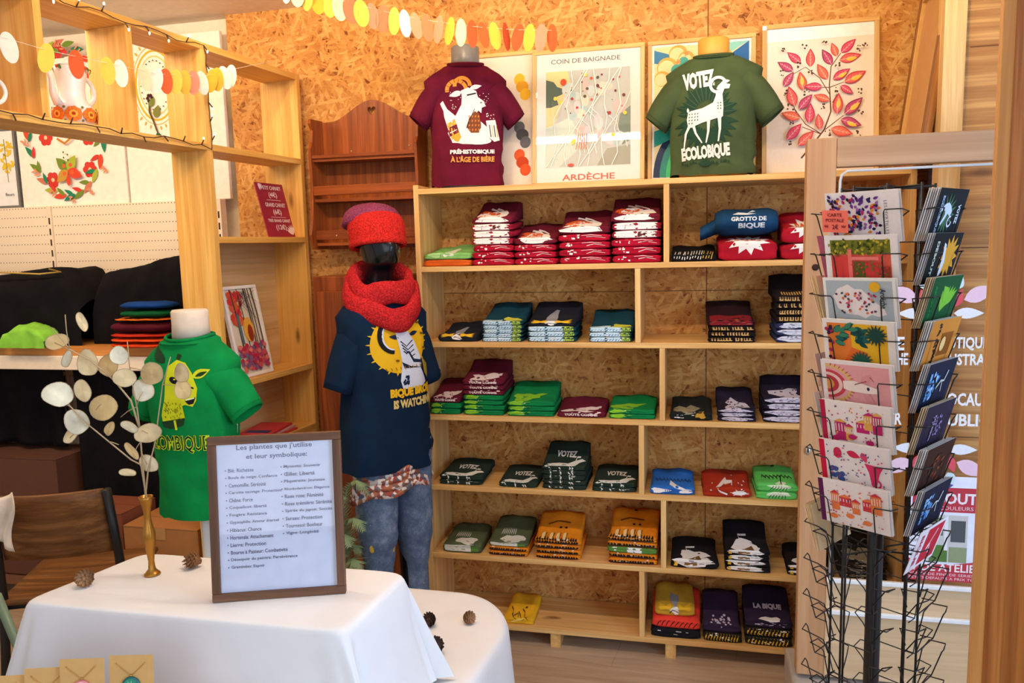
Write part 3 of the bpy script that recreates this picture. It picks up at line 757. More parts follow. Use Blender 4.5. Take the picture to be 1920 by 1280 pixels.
# two loose extras: the blue rolled shirt on the burst shirt and the yellow one laid in the coral shirt
def rolled(loc, rz):
    r = thing('folded_t_shirt', 'dark blue rolled T-shirt lettered GROTTO DE BIQUE, on the red burst shirt', 'T-shirt', loc, rz, 'folded T-shirts in the top row')
    m = MB(); L = .215; rings = []
    for i in range(17):
        u = -1+2*i/16; k = 1-.22*max(0, abs(u)-.75)/.25
        rings.append([Vector((u*L/2, .105*k*math.cos(a)*(1+.05*math.sin(3*a+u*2)), .050+.048*k*math.sin(a)*(1 if math.sin(a) > 0 else .98)+.004*noise.noise((u*2, a, 1)))) for a in [2*PI*j/20 for j in range(20)]])
    m.rings(rings, cap0=True, cap1=True)
    m.build('rolled_cloth', cloth('cotton_blue', (24, 62, 98)), r)
    s = MB()
    rings = []
    for i in range(7):
        u = i/6; rings.append([Vector((-.10-.06*u, .02+.06*math.cos(a), .04-.028*u+.030*math.sin(a)*(1-.15*u))) for a in [2*PI*j/14 for j in range(14)]])
    s.rings(rings, cap0=True, cap1=True); s.build('sleeve', cloth('cotton_blue', (24, 62, 98)), r)
    bv = BVHTree.FromPolygons([tuple(v) for v in m.v], m.f)
    def mp(x, y):
        hit = bv.ray_cast(Vector((x, -.5, .05+y)), Vector((0, 1, 0)))
        if hit[0] is None: return Vector((x, 0, .098)), Vector((0, 0, 1))
        nn = hit[1] if hit[1].y < 0 else -hit[1]
        return hit[0], nn
    a = Art(0, 0, 1, sy=-1); W = (222, 228, 232)
    a.text(W, 'GROTTO DE', -.055, .018, .065, .003, .04); a.text(W, 'BIQUE', -.03, -.003, .06, -.024, .04)
    a.poly(W, [(-.05, .026), (-.03, .034), (0, .03), (.03, .028), (.0, .024)]); a.poly(W, [(.0, .03), (.02, .04), (.03, .036)])
    a.build('printed_design', r, mp, .012, .00006, off=.0008)
rolled((1.235, .125, 1.522+.086), .0)
folded((.985, .04, .08+.077), .15, .19, 0, 0, .034, .045, (196, 156, 48), KIND['petal'][2], 77, True, .05, 'yellow and grey printed T-shirt lying in the coral red shirt, bottom row', 'folded T-shirts in the bottom row')
# ================================================================ the pine partition shelf on the left
UP = Vector((-.575, .25, 0)); UR = Vector((-.15, -1.3, 0)).normalized()       # UR runs towards the viewer
UD = Vector((UR.y, -UR.x, 0))                                                   # depth, away from the aisle
# local axes: x = along the run (s), y = depth, z up
MU = Matrix(((UR.x, UD.x, 0, UP.x), (UR.y, UD.y, 0, UP.y), (0, 0, 1, 0), (0, 0, 0, 1)))
ang_u = math.atan2(UR.y, UR.x)
unit = thing('shelving_unit', 'tall open pine shelf standing end-on to the chipboard wall, with an overhead tier', 'shelf', (0, 0, 0))
unit.matrix_world = Matrix.Translation(UP) @ Matrix.Rotation(ang_u, 4, 'Z')     # local y = +90 deg from x
# rotated frame: local x = UR, local y = UR turned +90 deg = (-UR.y, UR.x) = -UD
def ub(s0, s1, d0, d1, z0, z1): return ((s0, -d1, z0), (s1, -d0, z1))
UDp = .165
def upart(name, s0, s1, d0, d1, z0, z1, m, bev=.0015):
    lo, hi = ub(s0, s1, d0, d1, z0, z1); return MB().box(lo, hi).build(name, m, unit, bevel=bev)
PO = lambda ax: wood('yellow_pine_'+ax, (240, 190, 104), (216, 152, 66), ax, 1.0)
upart('upright', .010, .034, 0, UDp+.02, 0, 2.335, PO('Z'))
upart('upright', .572, .598, 0, UDp, 0, 2.335, PO('Z'))
for s in (.905, 1.222): upart('upright', s, s+.024, 0, UDp, 1.9852, 2.3108, PO('Z'))
upart('upright', 1.55, 1.575, 0, UDp, 0, 2.3108, PO('Z'))
upart('shelf_board', .034, .572, 0, UDp, 2.311, 2.335, PO('X')); upart('shelf_board', .598, 1.60, 0, UDp, 2.311, 2.335, PO('X'))
upart('shelf_board', .034, .572, 0, UDp, 1.962, 1.985, PO('X')); upart('shelf_board', .598, 1.55, 0, UDp, 1.962, 1.985, PO('X'))
upart('shelf_board', .034, .572, 0, UDp+.01, 1.632, 1.655, PO('X'))
upart('shelf_board', .034, .572, 0, UDp+.01, 1.082, 1.105, PO('X'))
upart('shelf_board', .034, .572, 0, UDp+.01, .815, .838, PO('X'))
upart('shelf_board', .034, .572, 0, UDp+.01, .30, .323, PO('X'))
PBK = wood('pale_back_plank', (226, 190, 134), (204, 162, 104), 'X', .8)
for z0, z1 in ((.838, 1.0815), (1.1055, 1.258), (1.261, 1.6315)): upart('back_plank', .034, .572, UDp-.002, UDp+.010, z0, z1, PBK, .002)
LED = bpy.data.materials.new('fairy_bulb'); LED.use_nodes = True
_b = LED.node_tree.nodes['Principled BSDF']; _b.inputs['Base Color'].default_value = (1, .9, .75, 1); _b.inputs['Emission Color'].default_value = (1, .86, .6, 1); _b.inputs['Emission Strength'].default_value = 1.4
fl = thing('string_lights', 'dark wired fairy lights stapled along the edges of the overhead pine tier', 'string lights')
fl.matrix_world = unit.matrix_world.copy()
rg = random.Random(4); pts = []
def wpt(s, z): pts.append(Vector((s, .006+.004*rg.random(), z)))
for i in range(22): wpt(1.50-.91*i/21, 2.335-.012-.008*rg.random()+.006*math.sin(i*1.3))
for i in range(1, 12): wpt(.580+.004*rg.random(), 2.325-.36*i/11)
for i in range(1, 22): wpt(.59+.93*i/21, 1.981-.010*rg.random()-.004*math.sin(i))
MB().tube(pts, .0016, 6).build('wire', plain('brown_wire', (58, 36, 28), .6), fl)
for i in range(1, len(pts), 2):
    p = pts[i]; dz = -.018 if rg.random() < .7 else .016; q = p+Vector(((rg.random()-.5)*.012, .012, dz))
    MB().tube([p, q], .0022, 6).build('bulb_holder', plain('brown_wire', (58, 36, 28)), fl)
    if i > 33: continue
    MB().lathe([(.0008, -.006), (.0028, -.003), (.003, .002), (.0015, .005)], q+Vector((0, 0, math.copysign(.004, dz))), 8).build('bulb', LED, fl)
# pots on the overhead tier
CER = plain('white_ceramic', (240, 232, 222), .2)
def U(s, d, z): return MU @ Vector((s, d, z))
jug = thing('ceramic_jug', 'white ceramic coffee pot banded with orange flowers, on the overhead tier', 'jug', U(1.07, .085, 1.9855), ang_u)
jp = [(.040, 0), (.052, .003), (.056, .03), (.056, .055), (.046, .066), (.038, .080), (.036, .11), (.040, .135), (.044, .15), (.047, .172), (.044, .174), (.040, .15)]
jm = MB().lathe(jp, n=32); jm.build('body', CER, jug)
MB().lathe([(.046, .1745), (.040, .180), (.012, .186), (.008, .196), (.012, .202), (.004, .206)], n=24).build('lid', CER, jug)
def arc(c, r, a0, a1, n, ang, ry=None):
    return [Vector(c)+Vector((math.cos(ang)*r*math.cos(a0+(a1-a0)*i/n), math.sin(ang)*r*math.cos(a0+(a1-a0)*i/n), (ry or r)*math.sin(a0+(a1-a0)*i/n))) for i in range(n+1)]
MB().tube(arc((-.036, 0, .11), .045, PI/2, 3*PI/2, 14, 0), .0065, 10).build('handle', CER, jug)
MB().tube([(.050, 0, .06), (.066, 0, .09), (.066, 0, .13), (.078, 0, .155)], [.013, .010, .008, .007], 12).build('spout', CER, jug)
_ca = math.atan2(CAM.y-jug.location.y, CAM.x-jug.location.x)-ang_u
a = Art(0, 0, 1, sy=-1)
for k in range(7):
    cx = (k-3)*.045
    a.ell((206, 90, 30), cx, .031, .021, n=14)
    for q in range(9): a.ell((226, 120, 40), cx+.017*math.cos(q*.7), .031+.017*math.sin(q*.7), .006, n=7)
    a.ell((240, 170, 60), cx, .031, .011); a.ell((176, 56, 24), cx, .031, .005)
    a.ell((120, 110, 50), cx+.022, .012, .004, n=6); a.ell((120, 110, 50), cx+.022, .050, .004, n=6)
    a.leaf((200, 80, 40), cx, .165, .02, .006, .6); a.leaf((90, 130, 70), cx+.02, .16, .018, .005, 2.2)
def cylmap(prof, ca):
    def rr(z):
        for (r0, z0), (r1, z1) in zip(prof, prof[1:]):
            if z0 <= z <= z1 and z1 > z0: return r0+(r1-r0)*(z-z0)/(z1-z0)
        return prof[0][0]
    def mp(x, z):
        r = rr(z); t = ca+x/.056; n = Vector((math.cos(t), math.sin(t), 0)); return n*r+Vector((0, 0, z)), n
    return mp
a.build('printed_design', jug, cylmap(jp, _ca), .008, .0001, off=.0006)
pot = thing('ceramic_cup', 'white ceramic cup with a ring handle at the left end of the overhead tier', 'cup', U(1.40, .03, 1.9855), ang_u)
MB().lathe([(.03, 0), (.038, .004), (.041, .05), (.042, .095), (.039, .096), (.036, .05)], n=28).build('body', CER, pot)
MB().tube(arc((-.040, 0, .052), .032, PI/2, 3*PI/2, 14, 0), .0055, 10).build('handle', CER, pot)

# ---------------------------------------------------------------- things on the partition shelf
def on_unit(s, d, z, tilt):      # a frame whose local -Y looks into the aisle, x = along towards the wall
    X = -UR; Y = UD; M = Matrix(((X.x, Y.x, 0, 0), (X.y, Y.y, 0, 0), (0, 0, 1, 0), (0, 0, 0, 1)))
    return Matrix.Translation(U(s, d, z)) @ M @ Matrix.Rotation(-tilt, 4, 'X')
sg = thing('price_sign', 'red price board for notebooks leaning on the upper shelf of the tall pine unit', 'sign')
sg.matrix_world = on_unit(.118, .048, 1.6562, .24)
MB().box((-.098, 0, 0), (.098, .005, .232)).build('board', plain('crimson_board', (150, 26, 48), .6), sg)
a = Art(0, .232, 1, sy=1)
C_ = (240, 214, 206)
def sgt(t, y0, y1, w, ang=.0): a.text(C_, t, -w/2, y0, w/2, y1, .02, ang)
sgt('PETIT CARNET', .012, .028, .13); sgt('(4€)', .038, .066, .055); a.rect(C_, -.05, .072, .045, .0735)
sgt('GRAND CARNET', .085, .102, .135); sgt('(6€)', .112, .140, .055); a.rect(C_, -.05, .146, .05, .1475)
sgt('TRES GRAND CARNET', .155, .168, .15); sgt('(12€)', .178, .206, .07)
for k in range(6): a.leaf(C_, .07, .222, .045, .005, -2.6+k*.28); a.leaf(C_, -.085, .006, .03, .003, .1+k*.25)
a.build('lettering', sg, at_y(0), 0, eps=.0001)
pf = thing('framed_picture', 'white-framed autumn forest picture leaning on the middle shelf of the tall pine unit', 'picture')
pf.matrix_world = on_unit(.36, .034, 1.106, .18)
FW = plain('white_frame', (240, 228, 214), .5)
def frame4(root, w, h, bw, bd, mat, matv=None, z=0, nm='frame'):
    m = MB().box((-w/2, 0, 0), (w/2, bd, bw)).box((-w/2, 0, h-bw), (w/2, bd, h))
    m.box((-w/2, 0, bw), (-w/2+bw, bd, h-bw), 1 if matv else 0).box((w/2-bw, 0, bw), (w/2, bd, h-bw), 1 if matv else 0)
    return m.build(nm, [mat, matv] if matv else mat, root, bevel=.0015)
def plate(root, w, h, y0, y1, mat, nm, z0=0): return MB().box((-w/2, y0, z0), (w/2, y1, z0+h)).build(nm, mat, root)
frame4(pf, .205, .365, .013, .016, FW); plate(pf, .180, .340, .006, .014, PAPER, 'print_sheet', .0125)
a = Art(0, .352, 1, sy=1)
a.rect((226, 206, 176), -.089, .0, .089, .338)
rg = random.Random(8)
for k in range(60): a.ell((196+rg.randrange(40), 50+rg.randrange(60), 40+rg.randrange(30)), -.074+rg.random()*.085*(1-k/120), .014+rg.random()*.13, .014, .012, rg.random()*3, n=7)
for x, w in ((-.05, .006), (-.01, .004), (.03, .006), (.055, .004), (.075, .006), (.04, .004)): a.stroke((70, 60, 60), [(x-.01, .0), (x, .1), (x+.004, .26)], w)
a.ell((236, 170, 60), .005, .165, .030, .05); a.ell((150, 50, 30), .012, .18, .016, .035)
a.stroke((90, 110, 110), [(-.045, .1), (-.04, .22)], .014)
for k in range(90): a.ell(((206, 80, 90), (176, 60, 100), (226, 120, 100), (190, 40, 60), (120, 90, 120))[k % 5], -.078+rg.random()*.156, .225+rg.random()*.10, .012, .010, n=7)
for k in range(14): a.stroke((60, 50, 50), [(rg.uniform(-.08, .08), .03+rg.random()*.1), (rg.uniform(-.08, .08), .01)], .0016)
a.build('printed_design', pf, at_y(.006), 0, eps=.00006)
for i, (c, lab) in enumerate((((214, 66, 60), 'red-covered booklet, bottom of the small pile on the low pine shelf'), ((222, 170, 160), 'pale pink booklet in the middle of the small pile on the low pine shelf'), ((206, 54, 60), 'red booklet with a dark blue corner, atop the small pile of booklets'))):
    b = thing('booklet', lab, 'booklet', U(.26+.01*i, .075, .8384+.0105*i), ang_u+.1*i, 'booklets on the low shelf')
    MB().box((-.10, -.07, 0), (.10, .07, .010), 0).build('cover', plain('booklet_cover_%d' % i, c, .5), b, bevel=.002)
    MB().box((-.097, -.0715, .002), (.097, -.069, .008)).build('page_block', PAPER, b)
    if i == 2: MB().box((.05, -.05, .0101), (.095, .05, .0106)).build('cover_patch', plain('navy_print', (50, 50, 100), .5), b)

# ---------------------------------------------------------------- pegboard gondola along the left of the back wall
PEG, _nt, _b = base_mat('perforated_cream_panel')
src = N(_nt, 'ShaderNodeTexCoord').outputs['Object']; sp = N(_nt, 'ShaderNodeSeparateXYZ'); _nt.links.new(src, sp.inputs[0])
fx = mathn(_nt, 'SUBTRACT', mathn(_nt, 'FRACT', mathn(_nt, 'MULTIPLY', sp.outputs[0], 1/.0166)), .5)
fz = mathn(_nt, 'SUBTRACT', mathn(_nt, 'FRACT', mathn(_nt, 'MULTIPLY', sp.outputs[2], 1/.042)), .5)
dd = mathn(_nt, 'ADD', mathn(_nt, 'POWER', mathn(_nt, 'MULTIPLY', fx, .0166), 2), mathn(_nt, 'POWER', mathn(_nt, 'MULTIPLY', fz, .042), 2))
hole = mathn(_nt, 'LESS_THAN', dd, .0026**2)
_nt.links.new(mixc(_nt, hole, (240, 218, 188), (120, 84, 56)), _b.inputs['Base Color']); _b.inputs['Roughness'].default_value = .5
gon = thing('gondola_shelf', 'cream perforated-metal shop gondola with a wooden shelf, left of the tall pine unit', 'display shelf', (0, 0, 0))
MB().box((-3.0, .235, .02), (-1.905, .275, 1.834)).build('perforated_panel', PEG, gon, bevel=.002)
MB().box((-1.880, .235, .02), (-1.010, .275, 1.834)).build('perforated_panel', PEG, gon, bevel=.002)
for x in (-1.9045, -1.0095):
    u_ = MB().box((x, .228, 0), (x+.024, .27, 1.834)).build('slotted_post', plain('cream_steel', (238, 216, 186), .5), gon)
    s_ = MB()
    for k in range(34): s_.box((x+.008, .2275, .1+.05*k), (x+.016, .229, .13+.05*k))
    s_.build('slot', plain('dark_slot', (60, 36, 26), .9), u_)
MB().box((-3.0, -.085, 1.175), (-1.02, .225, 1.212)).build('shelf_board', wood('orange_shelf', (220, 150, 76), (190, 116, 48), 'X'), gon, bevel=.002)
MB().box((-3.0, -.103, 1.115), (-1.02, -.0855, 1.176)).build('price_rail', plain('white_rail', (246, 226, 200), .4), gon, bevel=.004)
MB().box((-3.0, -.06, .10), (-1.02, .225, .14)).build('base_shelf', plain('brown_metal', (120, 76, 50), .6), gon)
# canvases standing on top of the gondola
def canvas(x0, x1, z0, z1, label, nm='canvas_print', y=.255):
    t = thing(nm, label, 'canvas', ((x0+x1)/2, y, z0)); MB().box((-(x1-x0)/2, 0, 0), ((x1-x0)/2, .022, z1-z0)).build('canvas', plain('canvas_white', (248, 234, 216), .9), t, bevel=.003); return t
c1 = canvas(-2.055, -1.475, 1.8345, 2.50, 'square white canvas with a wreath of red flowers round a skull, behind the coffee pot')
W_, H_ = .58, .6655
a = Art(137, 388, 1/412)
# drawing frame: photograph pixels
OR, GR, DG, LM, RD = (222, 74, 46), (116, 140, 50), (40, 130, 96), (172, 180, 60), (214, 60, 50)
for (x, y) in ((92, 338), (178, 322), (85, 258), (180, 262), (128, 100), (100, 110)):
    for k in range(6): a.ell(RD, x+9*math.cos(k*1.05), y+9*math.sin(k*1.05), 7, n=9)
    a.ell((250, 200, 150), x, y, 4, n=8)
for i in range(26):
    t = 2*PI*i/26; x, y = 132+84*math.cos(t), 230+138*math.sin(t)
    if t > 3.6 and t < 5.8: pass
    c = (GR, DG, OR, LM, (206, 120, 90))[i % 5]
    a.leaf(c, x, y, 30, 5.5, t+1.3); a.leaf((DG, GR, RD)[i % 3], x-4, y+2, 24, 4, t+2.2)
for i in range(14):
    t = 2*PI*i/14+.2; x, y = 132+96*math.cos(t), 230+140*math.sin(t)
    for q in range(4): a.leaf((226, 140, 100), x+q*3, y+q*3, 11, 1.8, t+.5+(q % 2)*1.2)
for k, (x, y) in enumerate(((116, 305), (147, 303), (118, 334), (152, 330))): a.leaf((GR, LM, (200, 150, 60), OR)[k], 133, 322, 34, 10, math.atan2(y-322, x-133)); a.ell((226, 100, 50), (x+133)/2, (y+322)/2, 4)
for k in range(5): a.ell((90, 110, 60), 127+(k % 2)*9, 288+k*5, 2, n=6)
a.leaf(OR, 133, 352, 24, 5, -1.57); a.stroke((200, 120, 40), [(116, 262), (132, 272), (148, 262)], 4)
a.build('printed_design', c1, at_y(0), 0, eps=.0001)
c2 = canvas(-1.468, -.955, 1.8345, 2.555, 'tall white canvas with a yellow ornamental wheel and a flower stem, near the corner', y=.262)
a = Art(335, 375, 1/440)
for r, w, c in ((44, 4, (232, 178, 50)), (37, 2.5, (240, 206, 110)), (50, 1.5, (226, 170, 70))): a.ring(c, 300, 150, r, w, 0, 2*PI, 32, r*1.5)
for k in range(30):
    t = 2*PI*k/30; a.leaf((226, 170, 50), 300+52*math.cos(t), 150+78*math.sin(t), 9, 2, t)
for k in range(24): t = 2*PI*k/24; a.ell((90, 76, 40), 300+31*math.cos(t), 150+47*math.sin(t), 1.6, n=6)
a.stroke((96, 76, 40), [(286, 180), (284, 200), (292, 220), (302, 250)], 5, 3)
for k in range(6): a.ell((66, 30, 26), 287+5*math.cos(k*1.05), 174+6*math.sin(k*1.05), 3.6, n=8)
a.leaf((120, 130, 50), 286, 190, 20, 6, -1); a.leaf((130, 130, 60), 296, 212, 26, 8, -1.2); a.leaf((60, 96, 60), 298, 240, 24, 7, 1.3)
a.ring((220, 214, 206), 398, 305, 7, .8)
a.build('printed_design', c2, at_y(0), 0, eps=.0001)
c0 = thing('framed_picture', 'grey-framed picture at the far left on top of the gondola', 'picture', (-2.29, .250, 1.8345))
frame4(c0, .45, .372, .012, .02, plain('grey_frame', (110, 108, 104), .4)); plate(c0, .425, .348, .006, .018, PAPER, 'print_sheet', .012)
a = Art(0, .372, 1, sy=1); rg = random.Random(5)
for k in range(24): a.leaf((236, 196, 40), .16+rg.uniform(-.03, .03), .06+k*.006, .03, .007, rg.uniform(-1.2, 1.2))
a.stroke((120, 120, 60), [(.16, .05), (.165, .25)], .003); a.text((60, 60, 60), 'fleurs', .14, .30, .19, .315, .0)
a.build('printed_design', c0, at_y(.006), 0, eps=.0001)
plate(c0, .425, .348, .003, .0045, PICGLASS, 'glass_pane', .012)

# black cloths and folded shirts heaped on the gondola shelf
BLKC = cloth('black_cotton', (20, 18, 20), 700, .3)
def heap(name, label, cat, x0, x1, y0, y1, z0, prof, mat, seed, group=None, nx=36, ny=14, sq=.35):
    rg_o = seed*3.7
    def fn(u, v):
        x = x0+(x1-x0)*u; t = v
        h = prof(u); e = min(1, min(u, 1-u)/.06); fr = math.sin(PI*min(1, .5*t/.5)*.5) if t < .5 else 1
        n1 = noise.noise((u*5+rg_o, t*3, 1)); n2 = noise.noise((u*14+rg_o, t*5, 7))
        z = z0+h*(t/.45 if t < .45 else 1)**.45*(.6+.4*e)+ (n1*.012+n2*.006)*(1 if t > .1 else 0)
        y = y0+(y1-y0)*max(0, (t-.25)/.75)+.012*noise.noise((u*6+rg_o, t*4, 3))*(1-t)
        return Vector((x, y, max(z0+.0005, z)))
    m = MB().grid(fn, nx, ny)
    # close the back and the underside
    top = [m.v[ny*(nx+1)+i] for i in range(nx+1)]; bot = [Vector((p.x, p.y, z0+.0005)) for p in top]; o = len(m.v); m.v += bot
    for i in range(nx): m.f.append([ny*(nx+1)+i, ny*(nx+1)+i+1, o+i+1, o+i]); m.mi.append(0); m.c.append((1, 1, 1, 1)); m.sm.append(True)
    ob = m.build(name, mat); tag(ob, label, cat, group); return ob
heap('black_cloth_heap', 'heap of black cloth bags lying on the gondola shelf against the perforated panel, far left', 'cloth', -2.9, -1.53, -.04, .21, 1.213, lambda u: .315+.02*math.sin(u*9), BLKC, 1)
heap('black_cloth_heap', 'taller black cloth draped on the gondola shelf beside the tall pine unit', 'cloth', -1.52, -1.03, .02, .21, 1.213, lambda u: .30+.09*u-.05*max(0, u-.85)/.15, BLKC, 2, nx=24)
# the gold edged zip on the left heap
tag(MB().tube([(-2.05, -.035, 1.545), (-1.9, -.04, 1.535), (-1.72, -.035, 1.525), (-1.62, -.02, 1.532), (-1.70, .0, 1.545)], .004, 6).build('gold_cord', plain('gold_cord', (190, 150, 70), .5)), 'gold cord loop lying on the black cloth bags at the far left', 'cord')
def flatshirt(x0, x1, y0, z0, h, col, label, seed, sk=.0, nm='folded_t_shirt'):
    rg_o = seed*2.3
    rings = []
    for i in range(13):
        u = -1+2*i/12; e = 1-abs(u)**5*.5
        rings.append([Vector(((x0+x1)/2+u*(x1-x0)/2+.004*noise.noise((u*3, a, rg_o)), y0+.07+.075*math.cos(a)*e, z0+h/2+h/2*math.sin(a)*e*(.9 if math.sin(a) > 0 else 1)+sk*u+(.004*noise.noise((u*3+rg_o, a*1.5, 2)) if math.sin(a) > 0 else 0))) for a in [2*PI*j/16 for j in range(16)]])
    o = MB().rings(rings, cap0=True, cap1=True).build(nm, cloth('cotton_%d_%d_%d' % col, col)); tag(o, label, 'T-shirt', 'shirts on the gondola shelf'); return o
zz = 1.2125
for i, (c, lab, hh) in enumerate((((214, 66, 22), 'orange folded T-shirt at the bottom of the gondola shelf pile', .022), ((222, 76, 24), 'orange folded T-shirt second from bottom of the gondola pile', .020), ((190, 44, 24), 'red orange folded T-shirt third from bottom of the gondola pile', .018), ((84, 20, 34), 'burgundy folded T-shirt in the middle of the gondola pile', .05), ((226, 110, 30), 'thin orange folded T-shirt above the burgundy one in the gondola pile', .012), ((14, 84, 44), 'dark green folded T-shirt second from top of the gondola pile', .034), ((20, 62, 130), 'blue folded T-shirt on top of the gondola pile', .032))):
    flatshirt(-1.33+.02*(i > 3)+.03*(i > 4), -1.05, -.135+.002*i, zz, hh, c, lab, i+1); zz += hh*.97+.0015
o = heap('crumpled_t_shirt', 'light green crumpled T-shirt on the front of the gondola shelf', 'T-shirt', -1.86, -1.63, -.14, -.045, 1.2135, lambda u: .05+.05*math.sin(u*3.0), cloth('lime_cotton', (140, 206, 70)), 6, nx=22, ny=12)
o = heap('crumpled_t_shirt', 'dark green crumpled cloth at the far left front of the gondola shelf', 'T-shirt', -2.12, -1.88, -.12, -.045, 1.2135, lambda u: .03+.02*math.sin(u*5), cloth('pine_cotton', (16, 66, 44)), 9, nx=20, ny=10)
# under the shelf: black garment covers hanging, cardboard boxes, dark recess
def drape(name, label, cat, x0, x1, y, z0, z1, mat, seed, n=46):
    def fn(u, v):
        x = x0+(x1-x0)*u; f = .012*math.sin(u*26+seed)+.010*noise.noise((u*7, v*2, seed))
        return Vector((x+.01*noise.noise((u*3, v*3, seed)), y+f*(.4+v), z1+(z0-z1)*v-.02*(noise.noise((u*4, 0, seed)))*v))
    o = MB().grid(fn, n, 14).build(name, mat, solid=.004); tag(o, label, cat); return o
drape('black_garment_cover', 'long black garment cover hanging under the gondola shelf, behind the dried branches', 'cloth', -1.66, -1.10, .03, .36, 1.11, BLKC, 3)
drape('black_garment_cover', 'black cloth hanging under the left end of the gondola shelf, above the chair', 'cloth', -2.6, -1.78, .10, .72, 1.11, BLKC, 5)
BOXM = plain('brown_cardboard', (150, 92, 46), .85)
def carton(x0, x1, y0, y1, z0, z1, label, nm='cardboard_box', mat=BOXM, rz=0):
    t = thing(nm, label, 'box', ((x0+x1)/2, (y0+y1)/2, z0), rz); w, d, h = (x1-x0)/2, (y1-y0)/2, z1-z0
    MB().box((-w, -d, 0), (w, d, h-.004)).build('body', mat, t, bevel=.003)
    MB().box((-w, -d-.001, h-.0035), (w, -.002, h)).build('flap', mat, t); MB().box((-w, .002, h-.0035), (w, d, h)).build('flap', mat, t)
    MB().box((-.025, -d-.0015, h-.05), (.025, -d-.0005, h-.001)).build('packing_tape', plain('tan_tape', (190, 140, 80), .4), t); return t
carton(-1.46, -1.20, -.28, -.075, 0, .56, 'brown cardboard box standing on the floor between the chair and the brass vase', mat=plain('red_brown_card', (128, 66, 36), .8))
carton(-1.18, -.84, -.30, -.08, 0, .52, 'tan cardboard box on the floor behind the green T-shirt bust', mat=plain('tan_card', (172, 112, 56), .8))
carton(-2.6, -1.72, -.05, .20, .145, .70, 'large dark cardboard box under the gondola shelf, behind the chair', mat=plain('dark_card', (92, 52, 34), .85))

# ---------------------------------------------------------------- chair at the left edge
ch = thing('chair', 'black metal chair with a curved wooden backrest, left of the white cloth', 'chair', (-1.09, -.62, 0), .40)
CST = plain('black_steel', (22, 22, 24), .4)
SEATW = wood('worn_seat_wood', (150, 104, 60), (100, 62, 32), 'X', 1, False, .4)
# back posts run down into the front-facing legs (the chair shows its back to the viewer)
for sx in (-1, 1):
    MB().tube([(sx*.205, -.20, .0), (sx*.195, -.17, .30), (sx*.19, -.16, .46), (sx*.185, -.175, .62), (sx*.18, -.215, .83)], .015, 10).build('leg', CST, ch)
    MB().tube([(sx*.20, .22, 0), (sx*.19, .18, .44)], .014, 10).build('leg', CST, ch)
    MB().tube([(sx*.19, -.155, .435), (sx*.19, .19, .435)], .012, 8).build('seat_rail', CST, ch)
MB().tube([(-.19, -.158, .435), (.19, -.158, .435)], .012, 8).build('seat_rail', CST, ch)
MB().grid(lambda u, v: Vector((-.17+.34*u, -.165-.05*v+.030*math.sin(PI*u)*-1+.0, .60+.23*v)), 16, 6).build('backrest', SEATW, ch, solid=.012)
def seatf(u, v): return Vector((-.20+.40*u, -.185+.40*v, .462-.012*math.sin(PI*u)*math.sin(PI*v)))
MB().grid(seatf, 12, 12).build('seat', SEATW, ch, solid=.014)
# pale cloth hanging on the chair and pale green stool leg at the picture edge
def wc(u, v): return Vector((-1.20+.19*u+.01*math.sin(v*6), -.935+.012*math.sin(u*17+v*2)-.02*v, .865-.012*math.cos(u*9)-.20*v*(.85+.15*math.sin(u*7))))
tag(MB().grid(wc, 16, 12).build('white_cloth', cloth('cream_cloth', (236, 222, 204)), solid=.003), 'crumpled cream cloth hanging at the far left edge beside the chair', 'cloth')
st = thing('stool', 'pale green metal stool leg at the far left edge, below the chair', 'stool', (-1.09, -1.20, 0), .1)
PG = plain('pale_green_steel', (130, 160, 140), .4)
for sx in (-1, 1):
    for sy in (-1, 1): MB().tube([(sx*.27, sy*.17, 0), (sx*.13, sy*.12, .602)], .013, 10).build('leg', PG, st)
MB().lathe([(.135, .6025), (.14, .606), (.14, .622), (.135, .626)], n=28).build('seat', PG, st)

# ---------------------------------------------------------------- dark wooden spice rack on the chipboard wall
sr = thing('wall_rack', 'dark stained wooden wall rack with a heart cut-out in its arched top', 'wall rack', (-.262, .10, 1.60))
w2 = .225; tp = []
for i in range(33):
    x = -w2+2*w2*i/32; t = x/w2; tp.append((x, .535+.080*(.5+.5*math.cos(PI*min(1, abs(t)/.86)))))
heart = []
for i in range(20):
    t = 2*PI*i/20; heart.append((.0012*16*math.sin(t)**3*.95, .572+.0013*(13*math.cos(t)-5*math.cos(2*t)-2*math.cos(3*t)-math.cos(4*t))))
MB().prism([(-w2, .0), (w2, .0)]+tp[::-1], .155, .168, holes=[heart]).build('back_panel', BROWNW, sr)
side = [(0, .012), (.03, 0), (.1548, 0), (.1548, .555), (.09, .555), (.075, .535), (.10, .50), (.085, .46), (.03, .44), (.012, .40), (0, .36)]
side = [(.02, .0), (.1548, 0), (.1548, .54), (.05, .535), (.04, .515), (.06, .49), (.05, .44), (.03, .41), (.035, .30), (.03, .2), (.02, .12), (.0, .06)]
for x in (-w2-.012, w2): MB().prism(side, x, x+.012, M=Matrix.Rotation(PI/2, 4, 'Z') @ Matrix.Scale(-1, 4, (0, 1, 0))).build('side_panel', BROWNW, sr, bevel=.002)
for z in (.015, .195, .36): MB().box((-w2+.0005, .045, z), (w2-.0005, .154, z+.012)).build('shelf_board', BROWNX, sr)
for z in (.040, .222, .372): MB().box((-w2+.0005, .034, z), (w2-.0005, .044, z+.038 if z < .3 else z+.014)).build('front_rail', BROWNX, sr, bevel=.002)
for x, z in ((-.13, .055), (.16, .42), (-.10, .41)): MB().lathe([(.004, 0), (.003, .002)], (x, .033 if z < .1 else .1545, z), 10, M=Matrix.Rotation(PI/2, 4, 'X')).build('screw', plain('brass_screw', (220, 190, 140), .3, .6), sr)
